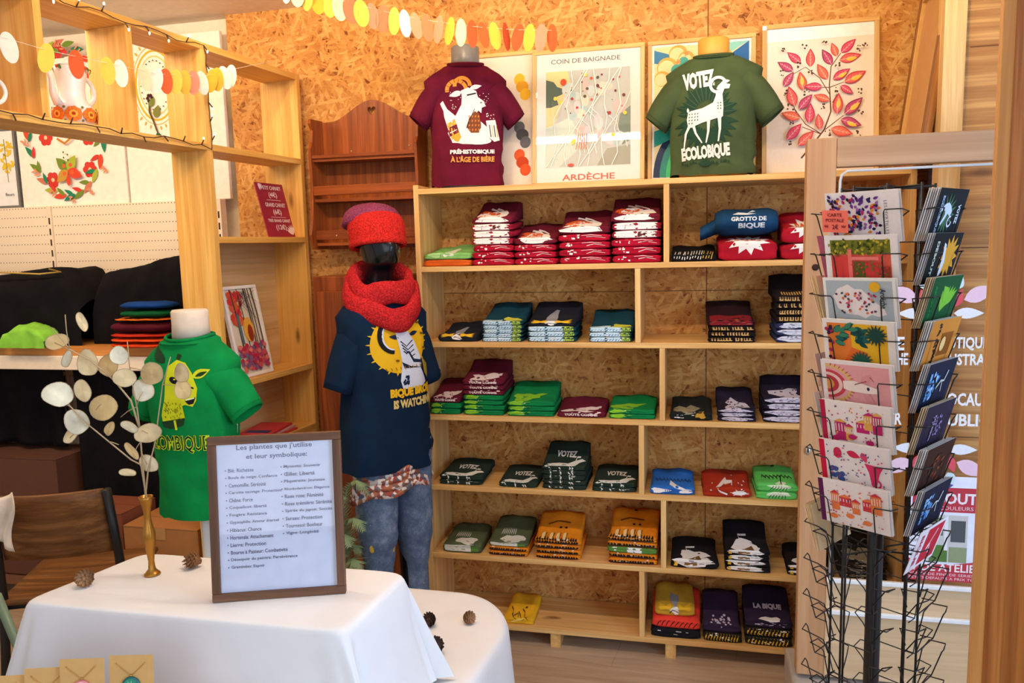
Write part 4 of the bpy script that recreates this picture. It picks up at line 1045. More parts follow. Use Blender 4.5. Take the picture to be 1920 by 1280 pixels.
# dark wooden cupboard behind the navy mannequin, with a palm in front
cb = thing('tall_cupboard', 'narrow reddish-brown wooden cupboard against the wall behind the navy T-shirt mannequin', 'cupboard', (-.30, .15, 0))
MB().box((-.17, -.10, 0), (.26, .12, 1.49)).build('body', BROWNW, cb, bevel=.004)
MB().box((-.15, -.115, .06), (.24, -.1005, 1.43)).build('door', BROWNW, cb, bevel=.004)
MB().lathe([(.004, 0), (.008, .012), (.010, .02), (.004, .024)], (-.12, -.1155, .8), 12, M=Matrix.Rotation(PI/2, 4, 'X')).build('knob', BROWNX, cb)
pl = thing('potted_palm', 'potted palm with feathery grey-green fronds behind the white table', 'plant', (-.215, -.405, 0))
MB().lathe([(.055, 0), (.065, .02), (.078, .20), (.075, .22), (.06, .21)], n=24).build('pot', plain('grey_pot', (110, 100, 92), .7), pl)
PALM = plain('palm_leaf', (132, 150, 104), .6)
rg = random.Random(12)
for k in range(11):
    az = -.75+(k-5)*.16+rg.uniform(-.08, .08); reach = rg.uniform(.07, .17); hgt = rg.uniform(.30, .60)
    dirv = Vector((math.cos(az), math.sin(az), 0)); P = []
    for i in range(11):
        t = i/10; P.append(dirv*reach*(t**1.5)*1.0+Vector((0, 0, .21+hgt*math.sin(t*2.0)/math.sin(1.57))))
    m = MB().tube(P, [.004*(1-.7*i/10) for i in range(11)], 6)
    for i in range(3, 40):
        t = i/40; f = t*10; j = min(9, int(f)); p = P[j].lerp(P[j+1], f-j); tan = (P[j+1]-P[j]).normalized(); sd = tan.cross(Vector((0, 0, 1)) if abs(tan.z) < .95 else dirv).normalized()
        L = .085*math.sin(PI*min(1, t*.9+.1))+.01
        for s_ in (-1, 1):
            d = (sd*s_*.75+tan*.6).normalized(); q = p+d*L-Vector((0, 0, L*.15)); wv = tan.cross(d).cross(d).normalized()*.0035
            m.add([p-wv, p+wv*.2, q, p+wv], [(0, 1, 2), (1, 3, 2)])
    m.build('frond', PALM, pl)
# ================================================================ T-shirts on busts and on the mannequin
def tee(name, label, loc, rz, H, hem, chest, sh, dep, slv, colr, draw, seed, neck=.066, dhem=.9, flare=0.0):
    """front looks to local -Y. hem/chest/sh: half widths; slv=(x,z) of the sleeve end"""
    root = thing(name, label, 'T-shirt', loc, rz)
    prof = [(0, hem, dep*dhem), (.12, hem*.99, dep*.93), (.3, (hem+chest)/2, dep*.97), (.5, chest, dep), (.68, chest*1.04, dep*.98), (.78, sh*.97, dep*.93),
            (.87, sh, dep*.82), (.92, sh*.82, dep*.76), (.96, sh*.62, dep*.71), (.984, neck*1.22, neck*1.12), (.995, neck*1.06, neck*1.02), (1.0, neck, neck*.98)]
    # refine
    pr = []
    for (a, b) in zip(prof, prof[1:]):
        k = 4 if a[0] < .78 else 2
        for i in range(k): t = i/k; pr.append(tuple(a[j]+(b[j]-a[j])*t for j in range(3)))
    pr.append(prof[-1])
    n = 56; rings = []; so = seed*5.1
    for (zf, w, d) in pr:
        ring = []
        for j in range(n):
            a = 2*PI*j/n; c, s = math.cos(a), math.sin(a); e = 2/2.5
            x = math.copysign(abs(c)**e, c)*w; y = math.copysign(abs(s)**e, s)*d
            k = (1-zf)
            fold = .006*math.sin(a*5+so+zf*3)*k*k + .008*noise.noise((c*1.6+so, s*1.6, zf*2.2))*(1 if zf < .9 else .2) + .006*noise.noise((c*3+so, s*3+zf*4, zf*6+so))*(1 if zf < .88 else 0)
            fold += .007*math.exp(-((zf-.15)/.12)**2)*math.sin(zf*40+c*3+so)*max(0, c*.8+.2)
            rr = 1+fold/max(w, .05); z = zf*H + (.010*max(0, -s)*-1 if zf > .98 else 0)
            if zf > .80: z += .0
            ring.append(Vector((x*rr, y*rr, z+(.010*noise.noise((c*2+so, s*2, 9)) if zf < .01 else 0))))
        rings.append(ring)
    m = MB().rings(rings); body = list(m.v); bf = [list(f) for f in m.f]
    # sleeves, open at the cuff with the inside showing
    for sx in (-1, 1):
        p0 = Vector((sx*sh*.56, 0, H*.775)); p1 = Vector((sx*slv[0], .0, H*slv[1])); ax = (p1-p0).normalized()
        e1 = Vector((0, 1, 0)); e2 = ax.cross(e1).normalized(); rg_ = []
        r0, r1 = .067 if H < .6 else .075, slv[2]
        for i in range(10):
            t = i/9; c_ = p0.lerp(p1, t)+Vector((0, 0, .018*math.sin(PI*t))); r = r0+(r1-r0)*t
            rg_.append([c_+(e1*math.cos(2*PI*j/26)*(r*1.12)+e2*math.sin(2*PI*j/26)*r*.88)*(1+.05*noise.noise((t*3+so, math.cos(2*PI*j/26)*2, sx*3+math.sin(2*PI*j/26)*2))) for j in range(26)])
        for i in range(4):  # turned-in cuff
            t = 1-.10*i; c_ = p0.lerp(p1, t)+Vector((0, 0, .018*math.sin(PI*t))); r = (r0+(r1-r0)*t)*.93
            rg_.append([c_+(e1*math.cos(2*PI*j/26)*(r*1.12)+e2*math.sin(2*PI*j/26)*r*.88) for j in range(26)])
        m.rings(rg_)
        # stitched cuff seam
        t = .93; c_ = p0.lerp(p1, t)+Vector((0, 0, .018*math.sin(PI*t))); r = (r0+(r1-r0)*t)*1.008
        m.tube([c_+(e1*math.cos(2*PI*j/26)*(r*1.12)+e2*math.sin(2*PI*j/26)*r*.88) for j in range(26)], .0016, 4, closed=True)
    mt = cloth('jersey_%d_%d_%d' % colr, colr, 800, .10)
    m.build('shirt_body', mt, root, fix=False)
    cr = [Vector((neck*1.02*math.cos(2*PI*j/40), neck*1.0*math.sin(2*PI*j/40), H*1.0-.010*max(0, -math.sin(2*PI*j/40))+.003)) for j in range(40)]
    MB().tube(cr, .0050, 8, closed=True).build('collar', mt, root)
    bv = BVHTree.FromPolygons([tuple(v) for v in body], bf)
    def mp(x, z):
        hit = bv.ray_cast(Vector((x, -1, z)), Vector((0, 1, 0)))
        if hit[0] is None:
            hit = bv.find_nearest(Vector((x, -dep, z)))
        nn = hit[1] if hit[1].y < 0 else -hit[1]
        return hit[0], nn
    draw().build('printed_design', root, mp, .012, .00006, off=.0009)
    return root
def bust(name, label, loc, rz, neckm, zn, h_neck, r, base_mat_, zbase=0, torso=True):
    b = thing(name, label, 'bust', loc, rz)
    m = MB().lathe([(r*1.02, zn), (r*.97, zn+h_neck*.5), (r*.98, zn+h_neck-.006), (r*.90, zn+h_neck), (r*.3, zn+h_neck+.001)], n=32, sy=.95)
    m.build('neck', neckm, b)
    return b
# --- maroon shirt bust on top of the wide shelf
def draw_maroon():
    s = 1/3.764/488; a = Art(510, 1155, s); W = (242, 232, 228)
    O = (232, 146, 50)
    for cx, cy, r, a0, a1 in ((440, 512, 66, PI*.95, 2*PI-.15), (480, 478, 52, PI*.95, 2*PI+.1)): a.ring(O, cx, cy, r, 26, a0, a1, 18)
    for k in range(6): t = PI+k*.45; a.stroke((120, 60, 30), [(440+54*math.cos(t), 512+54*math.sin(t)), (440+78*math.cos(t), 512+78*math.sin(t))], 4)
    a.poly(W, [(470, 515), (520, 495), (575, 520), (585, 560), (628, 590), (636, 622), (610, 632), (606, 668), (585, 650), (560, 690), (640, 760), (660, 850), (560, 878), (470, 875), (400, 860), (370, 800), (430, 680), (470, 610), (475, 560)])
    a.leaf(W, 475, 525, 92, 20, PI-.28); a.leaf(W, 532, 500, 84, 16, -.2)
    a.poly((120, 66, 36), [(560, 655), (590, 670), (602, 740), (600, 800), (530, 800), (500, 760), (520, 700)])
    for k in range(16): a.ell((206, 120, 50), 520+(k % 4)*22, 690+(k//4)*30, 5, 8, .4, 7)
    a.stroke(BLK, [(510, 548), (572, 535)], 9); a.ell(BLK, 606, 598, 6, 4); a.stroke(BLK, [(560, 640), (520, 720), (500, 770)], 4)
    a.poly(W, [(326, 600), (344, 582), (352, 600), (372, 640), (430, 690), (480, 840), (460, 868), (400, 866), (350, 690), (346, 650)])
    a.poly((222, 160, 50), [(366, 740), (420, 706), (462, 830), (440, 862), (400, 850)]); a.poly((110, 30, 40), [(368, 768), (434, 740), (446, 796), (384, 826)]); a.stroke(W, [(385, 800), (432, 778)], 6)
    a.poly(W, [(636, 720), (700, 712), (728, 850), (690, 862), (650, 830)]); a.ring(W, 630, 800, 36, 14, PI*.5, PI*1.5)
    for k in range(4): a.stroke((206, 190, 120) if k % 2 else BLK, [(658+k*16, 748), (668+k*15, 830)], 6)
    a.ell(W, 560, 850, 110, 30, .05)
    rg = random.Random(2)
    for k in range(34): a.ell(W, rg.choice((rg.uniform(395, 470), rg.uniform(585, 660))), rg.uniform(520, 640), 3, n=5)
    for k in range(9): a.ell(W, rg.uniform(640, 690), rg.uniform(670, 705), 4, n=5)
    a.text(W, 'PRÉHISTOBIQUE', 383, 908, 688, 948, .05); a.text((226, 150, 70), "À L'ÂGE DE BIÈRE", 385, 955, 686, 998, .04)
    return a
GREYP = plain('grey_bust_plastic', (128, 124, 122), .35)
YELP = plain('yellow_bust_wood', (222, 160, 62), .5)
WHP = plain('cream_bust_cloth', (230, 208, 182), .8)
tee('t_shirt', 'maroon T-shirt with a white drinking goat, on the grey-necked bust', (.195, .105, 1.829), .30, .458, .138, .142, .158, .088, (.190, .53, .050), (98, 20, 42), draw_maroon, 1, dhem=.85)
bu = bust('bust_form', 'grey-necked bust on top of the wide shelf, inside the maroon T-shirt', (.195, .105, 1.8225), .30, GREYP, .44, .092, .055, GREYP)
MB().lathe([(.11, .0), (.125, .15), (.135, .30), (.12, .38), (.05, .43)], n=28, sy=.55).build('torso', GREYP, bu)
def draw_votez():
    s = .90/3.368/503; a = Art(485, 1150, s); W = (238, 232, 222); D = (30, 62, 42)
    rg = random.Random(3)
    for k in range(15):
        t = -PI*.98+k*PI*.96/14+.0; cx, cy = 445, 760
        L = 230+40*math.sin(k*2)
        if True: a.leaf(D, cx+70*math.cos(t), cy+80*math.sin(t), L*.62 if abs(math.cos(t)) < .5 else L*.52, 24, t)
    for k in range(12): 
        t = PI*.02+k*PI*.96/11; a.leaf(D, 445+60*math.cos(t), 790+60*math.sin(t), 150, 22, t*.9+.1)
    for k in range(15): t = -PI*.98+k*PI*.96/14; a.stroke((70, 92, 64), [(445+75*math.cos(t), 760+85*math.sin(t)), (445+185*math.cos(t), 760+210*math.sin(t))], 4)
    a.text(W, 'VOTEZ', 295, 480, 497, 592, .06, -.10)
    a.poly(W, [(330, 745), (345, 735), (420, 722), (490, 690), (505, 650), (512, 600), (520, 585), (545, 560), (575, 575), (598, 580), (590, 606), (560, 606), (548, 640), (555, 720), (552, 780), (530, 800), (520, 790), (480, 800), (420, 815), (380, 830), (350, 842), (330, 830), (322, 790)])
    a.ring(W, 520, 578, 48, 18, PI*.35, PI*1.9); a.ring((60, 66, 50), 520, 578, 34, 5, PI*.5, PI*1.8); a.leaf(W, 545, 562, 50, 12, -.1)
    for pts, w in (([(340, 830), (316, 880), (304, 975)], 18), ([(365, 830), (380, 880), (420, 945)], 18), ([(462, 795), (460, 870), (446, 945)], 22), ([(530, 790), (534, 860), (524, 940)], 22)): a.stroke(W, pts, w, 8)
    a.leaf(W, 332, 745, 34, 8, -1.7)
    for k in range(14): a.leaf(BLK, 335+(k % 4)*18, 760+(k//4)*20, 14, 3, -.9)
    for k in range(6): a.leaf(BLK, 520+(k % 2)*16, 690+(k//2)*18, 12, 3, 1.2)
    a.text(W, 'ECOLOBIQUE', 290, 958, 598, 1060, .06, -.07)
    for k in range(20): a.leaf(D, 300+k*15, 1080+8*math.sin(k), 20, 5, rg.uniform(-2.5, -.6))
    for k in range(7): a.leaf(D, 440, 1095, 50, 8, -2.6+k*.35)
    return a
tee('t_shirt', 'olive green T-shirt with a standing white goat, on the yellow-necked bust', (1.118, .105, 1.829), -.06, .418, .146, .150, .166, .090, (.205, .46, .055), (70, 84, 52), draw_votez, 2)
bu = bust('bust_form', 'yellow-necked bust on top of the wide shelf, inside the olive green T-shirt', (1.118, .105, 1.8225), -.06, YELP, .40, .085, .056, YELP)
MB().lathe([(.12, .0), (.13, .15), (.14, .28), (.12, .35), (.05, .395)], n=28, sy=.55).build('torso', YELP, bu)
# --- green shirt bust at the left
def draw_green():
    s = 1/2.783/620; a = Art(890, 1605, s); Y = (214, 218, 30)
    G = (30, 60, 30)
    for k in range(7): a.leaf(G, 840, 800-k*3, 70+k*8, 7, PI+.15+k*.09); a.leaf(G, 905, 790, 36, 6, -1.5+k*.12)
    a.poly(Y, [(862, 815), (905, 785), (950, 800), (985, 850), (1010, 925), (1005, 985), (985, 1015), (950, 1005), (935, 1010), (945, 1075), (900, 1085), (820, 1095), (815, 1060), (835, 980), (842, 900)])
    a.leaf(Y, 985, 870, 92, 22, -.40); a.leaf(G, 1000, 868, 62, 10, -.40)
    a.ell(BLK, 893, 885, 26, 16, .4); a.ell(Y, 898, 880, 6, 4); a.ell(BLK, 988, 922, 8, 4, .6)
    a.poly(BLK, [(950, 985), (1003, 968), (990, 1000), (968, 1005)]); a.stroke((240, 240, 200), [(955, 982), (996, 972)], 6)
    a.poly(G, [(815, 1092), (945, 1070), (930, 1110), (860, 1130), (822, 1118)])
    a.poly(Y, [(880, 1085), (892, 1082), (898, 1132), (886, 1134)])
    rg = random.Random(7)
    for k in range(50): a.leaf((110, 120, 20), rg.uniform(830, 940), rg.uniform(990, 1075), 12, 2, rg.uniform(.8, 1.8))
    a.text((190, 214, 40), 'ZOMBIQUE', 742, 1158, 1050, 1252, .05); a.text((16, 40, 26), 'ZOMBIQUE', 746, 1161, 1046, 1249, .0)
    return a
tee('t_shirt', 'bright green T-shirt printed with a yellow goat head, on the cream-necked bust at the left', (-.400, -.86, .82), .0, .535, .122, .128, .142, .095, (.175, .57, .052), (10, 132, 62), draw_green, 3)
bu = bust('bust_form', 'cream-necked dress form on a white stand behind the framed plant list', (-.395, -.86, 0), .14, WHP, 1.345, .088, .054, WHP)
MB().lathe([(.11, .84), (.115, 1.0), (.13, 1.18), (.115, 1.27), (.05, 1.34)], n=28, sy=.6).build('torso', WHP, bu)
STW = plain('white_stand', (226, 216, 200), .4)
MB().tube([(0, 0, .02), (0, 0, .86)], .014, 14).build('stand_pole', STW, bu)
MB().lathe([(.15, 0), (.155, .008), (.14, .018), (.02, .03)], n=32).build('base', STW, bu)
# --- full mannequin
MX, MY, MR = -.045, -.26, .87
man = thing('mannequin', 'glossy black armless mannequin standing at the left end of the wide shelf', 'mannequin', (MX, MY, 0), MR)
BLKP = plain('glossy_black_plastic', (14, 15, 18), .18)
def ell_ring(cx, cy, z, rx, ry, n=28, e=1.0): return [Vector((cx+rx*math.copysign(abs(math.cos(2*PI*j/n))**e, math.cos(2*PI*j/n)), cy+ry*math.copysign(abs(math.sin(2*PI*j/n))**e, math.sin(2*PI*j/n)), z)) for j in range(n)]
hr = []
for (z, rx, ry, cy) in ((.86, .15, .10, 0), (.95, .14, .095, 0), (1.05, .125, .085, 0), (1.2, .15, .10, 0), (1.33, .165, .095, 0), (1.40, .13, .075, .005), (1.43, .085, .062, .01), (1.455, .056, .055, .01), (1.49, .052, .054, .004), (1.52, .050, .054, -.002), (1.535, .054, .066, -.014), (1.548, .058, .076, -.018), (1.57, .063, .083, -.016), (1.60, .069, .090, -.010), (1.63, .073, .094, -.006), (1.66, .074, .094, 0), (1.69, .070, .088, .002), (1.715, .058, .072, .004), (1.735, .034, .042, .005), (1.742, .01, .012, .005)):
    ring = ell_ring(0, cy, z, rx, ry)
    for j, p in enumerate(ring):   # facial relief: brow hollow, nose, chin on the -Y side
        a = 2*PI*j/28; fr = max(0, -math.sin(a))**6
        if 1.53 < z < 1.70:
            nose = .016*math.exp(-((z-1.60)/.018)**2)*fr**1.8
            eye = -.010*math.exp(-((z-1.635)/.014)**2)*max(0, -math.sin(a))**2*abs(math.cos(a))*2.2
            lip = .006*math.exp(-((z-1.567)/.010)**2)*fr
            p.y -= nose+lip+eye
    hr.append(ring)
MB().rings(hr, cap0=True, cap1=True).build('body', BLKP, man, subs=1)
for sx in (-1, 1):
    lr = []
    for (z, x, r, y) in ((.92, .070, .072, 0), (.80, .071, .066, 0), (.62, .072, .055, 0), (.50, .074, .042, 0), (.40, .075, .040, 0), (.25, .077, .036, 0), (.10, .078, .032, 0), (.05, .079, .032, 0)): lr.append(ell_ring(sx*x, y, z, r, r, 20))
    m = MB().rings(lr, cap0=True, cap1=True)
    m.rings([ell_ring(sx*.079, -.03+(-.03 if z < .02 else 0), z, .036, .10, 20) if z < .05 else ell_ring(sx*.079, .0, z, .034, .05, 20) for z in (.012, .02, .045, .07)], cap0=True, cap1=True)
    m.build('leg', BLKP, man)
MB().lathe([(.13, 0), (.13, .008), (.12, .0115)], n=36).build('base', plain('steel_base', (150, 150, 150), .3, .7), man)
def draw_navy():
    px = 1/2.908/520; a = Art(1020, 1305, px); Y = (240, 186, 26); W = (222, 226, 240); NV = (24, 36, 66)
    # drawing is seen turned: widen it across
    a.s = px*1.32
    a.ell(Y, 1032, 605, 128, 155, 0, 36)
    rg = random.Random(6)
    for k in range(22): t = k*.29; a.leaf(Y, 1032+122*math.cos(t), 605+148*math.sin(t), 22, 4, t)
    a.ring(BLK, 1000, 560, 56, 20, PI*.5, PI*1.75, 18, 84); a.ring(W, 1000, 560, 44, 7, PI*.5, PI*1.7, 18, 70)
    for k in range(7): a.stroke(W, [(1000+k*9, 480+k*5), (1016+k*9, 520+k*5)], 6)
    a.leaf(NV, 1030, 570, 50, 12, PI+.2); a.leaf(NV, 1075, 560, 46, 12, -.3)
    a.poly(W, [(1010, 540), (1060, 530), (1100, 600), (1130, 690), (1120, 730), (1160, 830), (1120, 850), (1030, 845), (1020, 800), (1032, 700), (1022, 620)])
    for k in range(4): a.stroke(NV, [(1030+k*4, 590+k*18), (1058+k*6, 620+k*20), (1090+k*3, 590+k*26)], 6)
    a.stroke(NV, [(1060, 650), (1085, 700), (1130, 715)], 22); a.stroke(W, [(1060, 660), (1085, 715), (1130, 725)], 12)
    a.poly(NV, [(1030, 700), (1090, 740), (1140, 745), (1080, 730), (1040, 735)])
    for k in range(14): a.ell(NV, rg.uniform(1035, 1060), rg.uniform(765, 830), 5, 9, .3, 7)
    for k in range(6): a.stroke((210, 176, 50), [(1135+k*7, 690+k*8), (1150+k*6, 780+k*8)], 4)
    for k in range(9): a.stroke((180, 120, 20), [(960+k*20, 725), (966+k*20, 740)], 4)
    for x, y in ((1140, 560), (1150, 640), (1010, 690), (1120, 500)): a.ell((120, 86, 20), x, y, 9, 6, .3)
    a.text(Y, 'BIQUE BROTHER', 973, 838, 1247, 893, .07); a.text((226, 196, 120), 'IS WATCHING YOU', 986, 900, 1262, 948, .06)
    return a
tee('t_shirt', 'navy T-shirt with a goat in a yellow disc, on the black mannequin', (MX, MY, .80), MR, .645, .172, .152, .172, .120, (.186, .47, .054), (17, 37, 60), draw_navy, 5, neck=.072)
# jeans
JEAN, _nt, _b = base_mat('paint_splashed_denim')
_v = coords(_nt); _n = noise_n(_nt, _v, 16, 5, .7); _f = noise_n(_nt, coords(_nt, (400, 400, 90)), 1, 2)
_r = ramp(_nt, [(.32, (58, 76, 104)), (.52, (94, 114, 142)), (.72, (150, 166, 184))]); _nt.links.new(mathn(_nt, 'ADD', mathn(_nt, 'MULTIPLY', _n, .8), mathn(_nt, 'MULTIPLY', _f, .2)), _r.inputs[0])
_c = _r.outputs[0]
for sc_, th, c_, off in ((30, .08, (206, 206, 206), 0), (24, .20, (226, 186, 60), 3), (70, .06, (190, 196, 206), 7)):
    _vo = N(_nt, 'ShaderNodeTexVoronoi'); _vo.inputs['Scale'].default_value = sc_
    _nt.links.new(coords(_nt, (1, 1, .55), (0, 0, 0), (off, 0, 0)), _vo.inputs['Vector'])
    _sel = mathn(_nt, 'GREATER_THAN', N_sep(_nt, _vo.outputs['Color']), .86)
    _in = mathn(_nt, 'LESS_THAN', mathn(_nt, 'ADD', _vo.outputs['Distance'], mathn(_nt, 'MULTIPLY', noise_n(_nt, _v, 120, 2), .18)), th+.10)
    _c = mixc(_nt, mathn(_nt, 'MULTIPLY', _sel, _in), _c, c_)
_nt.links.new(_c, _b.inputs['Base Color']); _b.inputs['Roughness'].default_value = .95; bump(_nt, _b, _n, .5, .006)
jn = thing('jeans', 'blue jeans splashed with paint, on the black mannequin', 'jeans', (MX+.012, MY+.01, 0), MR)
jm = MB()
for sx in (-1, 1):
    lr = []
    for i in range(34):
        t = i/33; z = .90-.82*t
        r = (.086-.024*t) if t < .36 else (.0774-.105*(t-.36) if t < .62 else .0501-.008*(t-.62))
        if .40 < t < .48: r += .004
        x = .070+.010*t
        ring = []
        for j in range(26):
            a = 2*PI*j/26
            w = 1+.045*noise.noise((math.cos(a)*1.5+sx*4, math.sin(a)*1.5, z*9))+.03*math.sin(z*75+math.sin(a+sx)*2)*max(0, 1-abs(t-.55)*3)+.02*math.sin(z*90+a)*max(0, t-.75)*4
            ring.append(Vector((sx*x+r*.96*w*math.cos(a), -.004+r*1.08*w*math.sin(a), z)))
        lr.append(ring)
    jm.rings(lr, cap0=True)
jm.rings([ell_ring(0, 0, z, rx, ry, 36, .9) for z, rx, ry in ((.835, .150, .100), (.87, .155, .104), (.93, .150, .102), (.97, .148, .100))])
jm.build('legs', JEAN, jn)
FLAP, _nt, _b = base_mat('multicoloured_paint_crust')
_vo = N(_nt, 'ShaderNodeTexVoronoi'); _vo.inputs['Scale'].default_value = 85; _nt.links.new(coords(_nt, (1, 1, 1)), _vo.inputs['Vector'])
_r = ramp(_nt, [(.0, (150, 60, 50)), (.25, (206, 190, 180)), (.45, (120, 84, 70)), (.6, (226, 214, 206)), (.75, (170, 96, 60)), (.9, (90, 100, 120))]); _r.color_ramp.interpolation = 'CONSTANT'
_nt.links.new(N_sep(_nt, _vo.outputs['Color']), _r.inputs[0]); _nt.links.new(_r.outputs[0], _b.inputs['Base Color']); _b.inputs['Roughness'].default_value = .7
fr = []
for i in range(7):
    t = i/6; ring = []
    for j in range(30):
        a = -PI*1.0+PI*1.05*j/29
        ring.append(Vector((-.01+(.142+.026*t)*math.cos(a)*(1+.03*math.sin(a*7+t*3)), (.092+.026*t)*math.sin(a)*(1+.05*math.sin(a*9+t*4)), .86-t*(.03+.095+.035*max(0, -math.cos(a))+.01*math.sin(a*6)))))
    fr.append(ring)
m = MB()
for i in range(6):
    m.add(fr[i]+fr[i+1], [(j, j+1, 30+j+1, 30+j) for j in range(29)], 0, (1, 1, 1, 1), True)
m.build('waist_flap', FLAP, jn, solid=.004)
# hat and scarf
def knit(name, c, scale, ax):
    m, nt, b = base_mat(name); v = coords(nt)
    w = N(nt, 'ShaderNodeTexVoronoi'); w.inputs['Scale'].default_value = scale; nt.links.new(coords(nt, ax), w.inputs['Vector'])
    r = ramp(nt, [(.1, tuple(min(255, x*1.12) for x in c)), (.7, tuple(x*.80 for x in c))]); nt.links.new(w.outputs['Distance'], r.inputs[0])
    nt.links.new(r.outputs[0], b.inputs['Base Color']); b.inputs['Roughness'].default_value = .95; b.inputs['Specular IOR Level'].default_value = .1
    bump(nt, b, mathn(nt, 'SUBTRACT', 1, w.outputs['Distance']), .7, .004); return m
KR = knit('red_knit', (222, 46, 38), 230, (1, 1, .8)); KM = knit('mauve_knit', (150, 66, 96), 230, (1, 1, .8)); KS = knit('crimson_knit', (206, 42, 44), 165, (1, 1, 1))
hat = thing('knit_hat', 'red rib-knit hat with a mauve crown, on the black mannequin head', 'hat', (MX, MY, 1.606), MR, rot=None)
hat.rotation_euler = (-.16, .05, MR)
def ribs(z, rx, ry, cy, amp=.0022, k=40, n=80): return [Vector((rx*(1+amp/rx*math.sin(k*2*PI*j/n))*math.cos(2*PI*j/n), cy+ry*(1+amp/ry*math.sin(k*2*PI*j/n))*math.sin(2*PI*j/n), z)) for j in range(n)]
MB().rings([ribs(z, rx, rx*1.1, cy, am) for z, rx, cy, am in ((.004, .080, 0, .0), (-.006, .088, 0, 0), (-.006, .096, 0, 0), (.006, .101, 0, 0), (.014, .097, 0, .001), (.03, .098, 0, .002), (.06, .100, .002, .002), (.085, .099, .008, .002), (.105, .090, .016, .002), (.118, .07, .02, .001), (.124, .03, .02, 0))], cap1=True).build('band', KR, hat)
MB().rings([ribs(z, rx, rx*1.05, cy, .0014, 20) for z, rx, cy in ((.082, .086, .034), (.078, .100, .036), (.086, .107, .036), (.105, .103, .034), (.130, .090, .036), (.148, .066, .04), (.158, .03, .042), (.160, .006, .042))], cap1=True).build('crown', KM, hat)
sc = thing('knit_scarf', 'crimson knitted snood wrapped round the neck of the black mannequin', 'scarf', (MX, MY, 1.40), MR)
def scarf_loop(R, tilt, z0, r, ph, dz):
    rr = []
    n = 64; pts = [Vector((R*1.12*math.cos(t), R*1.0*math.sin(t)-.012, z0+tilt*math.sin(t)+dz*math.cos(t+ph)+.010*math.sin(3*t+ph))) for t in [2*PI*i/n for i in range(n)]]
    vs = []; k = 18; fs = []
    for i, p in enumerate(pts):
        t = (pts[(i+1) % n]-pts[i-1]).normalized(); out = Vector((p.x, p.y+.012, 0)).normalized(); up = t.cross(out).normalized()
        if up.z < 0: up = -up
        for j in range(k):
            a = 2*PI*j/k; fl = 1+.08*math.sin(i*.55+j*.7+ph)+.10*noise.noise((math.cos(i*.1)*3, j*.4, ph))
            vs.append(p+(out*math.cos(a)*r*.62+up*math.sin(a)*r*1.15)*fl)
    for i in range(n):
        for j in range(k): fs.append((i*k+j, i*k+(j+1) % k, ((i+1) % n)*k+(j+1) % k, ((i+1) % n)*k+j))
    return vs, fs
m = MB()
for args in ((.090, .040, .072, .036, .4, .01), (.106, .062, .030, .036, 2.3, -.018)):
    vs, fs = scarf_loop(*args); m.add(vs, fs, 0, (1, 1, 1, 1), True)
m.build('knitted_loop', KS, sc)
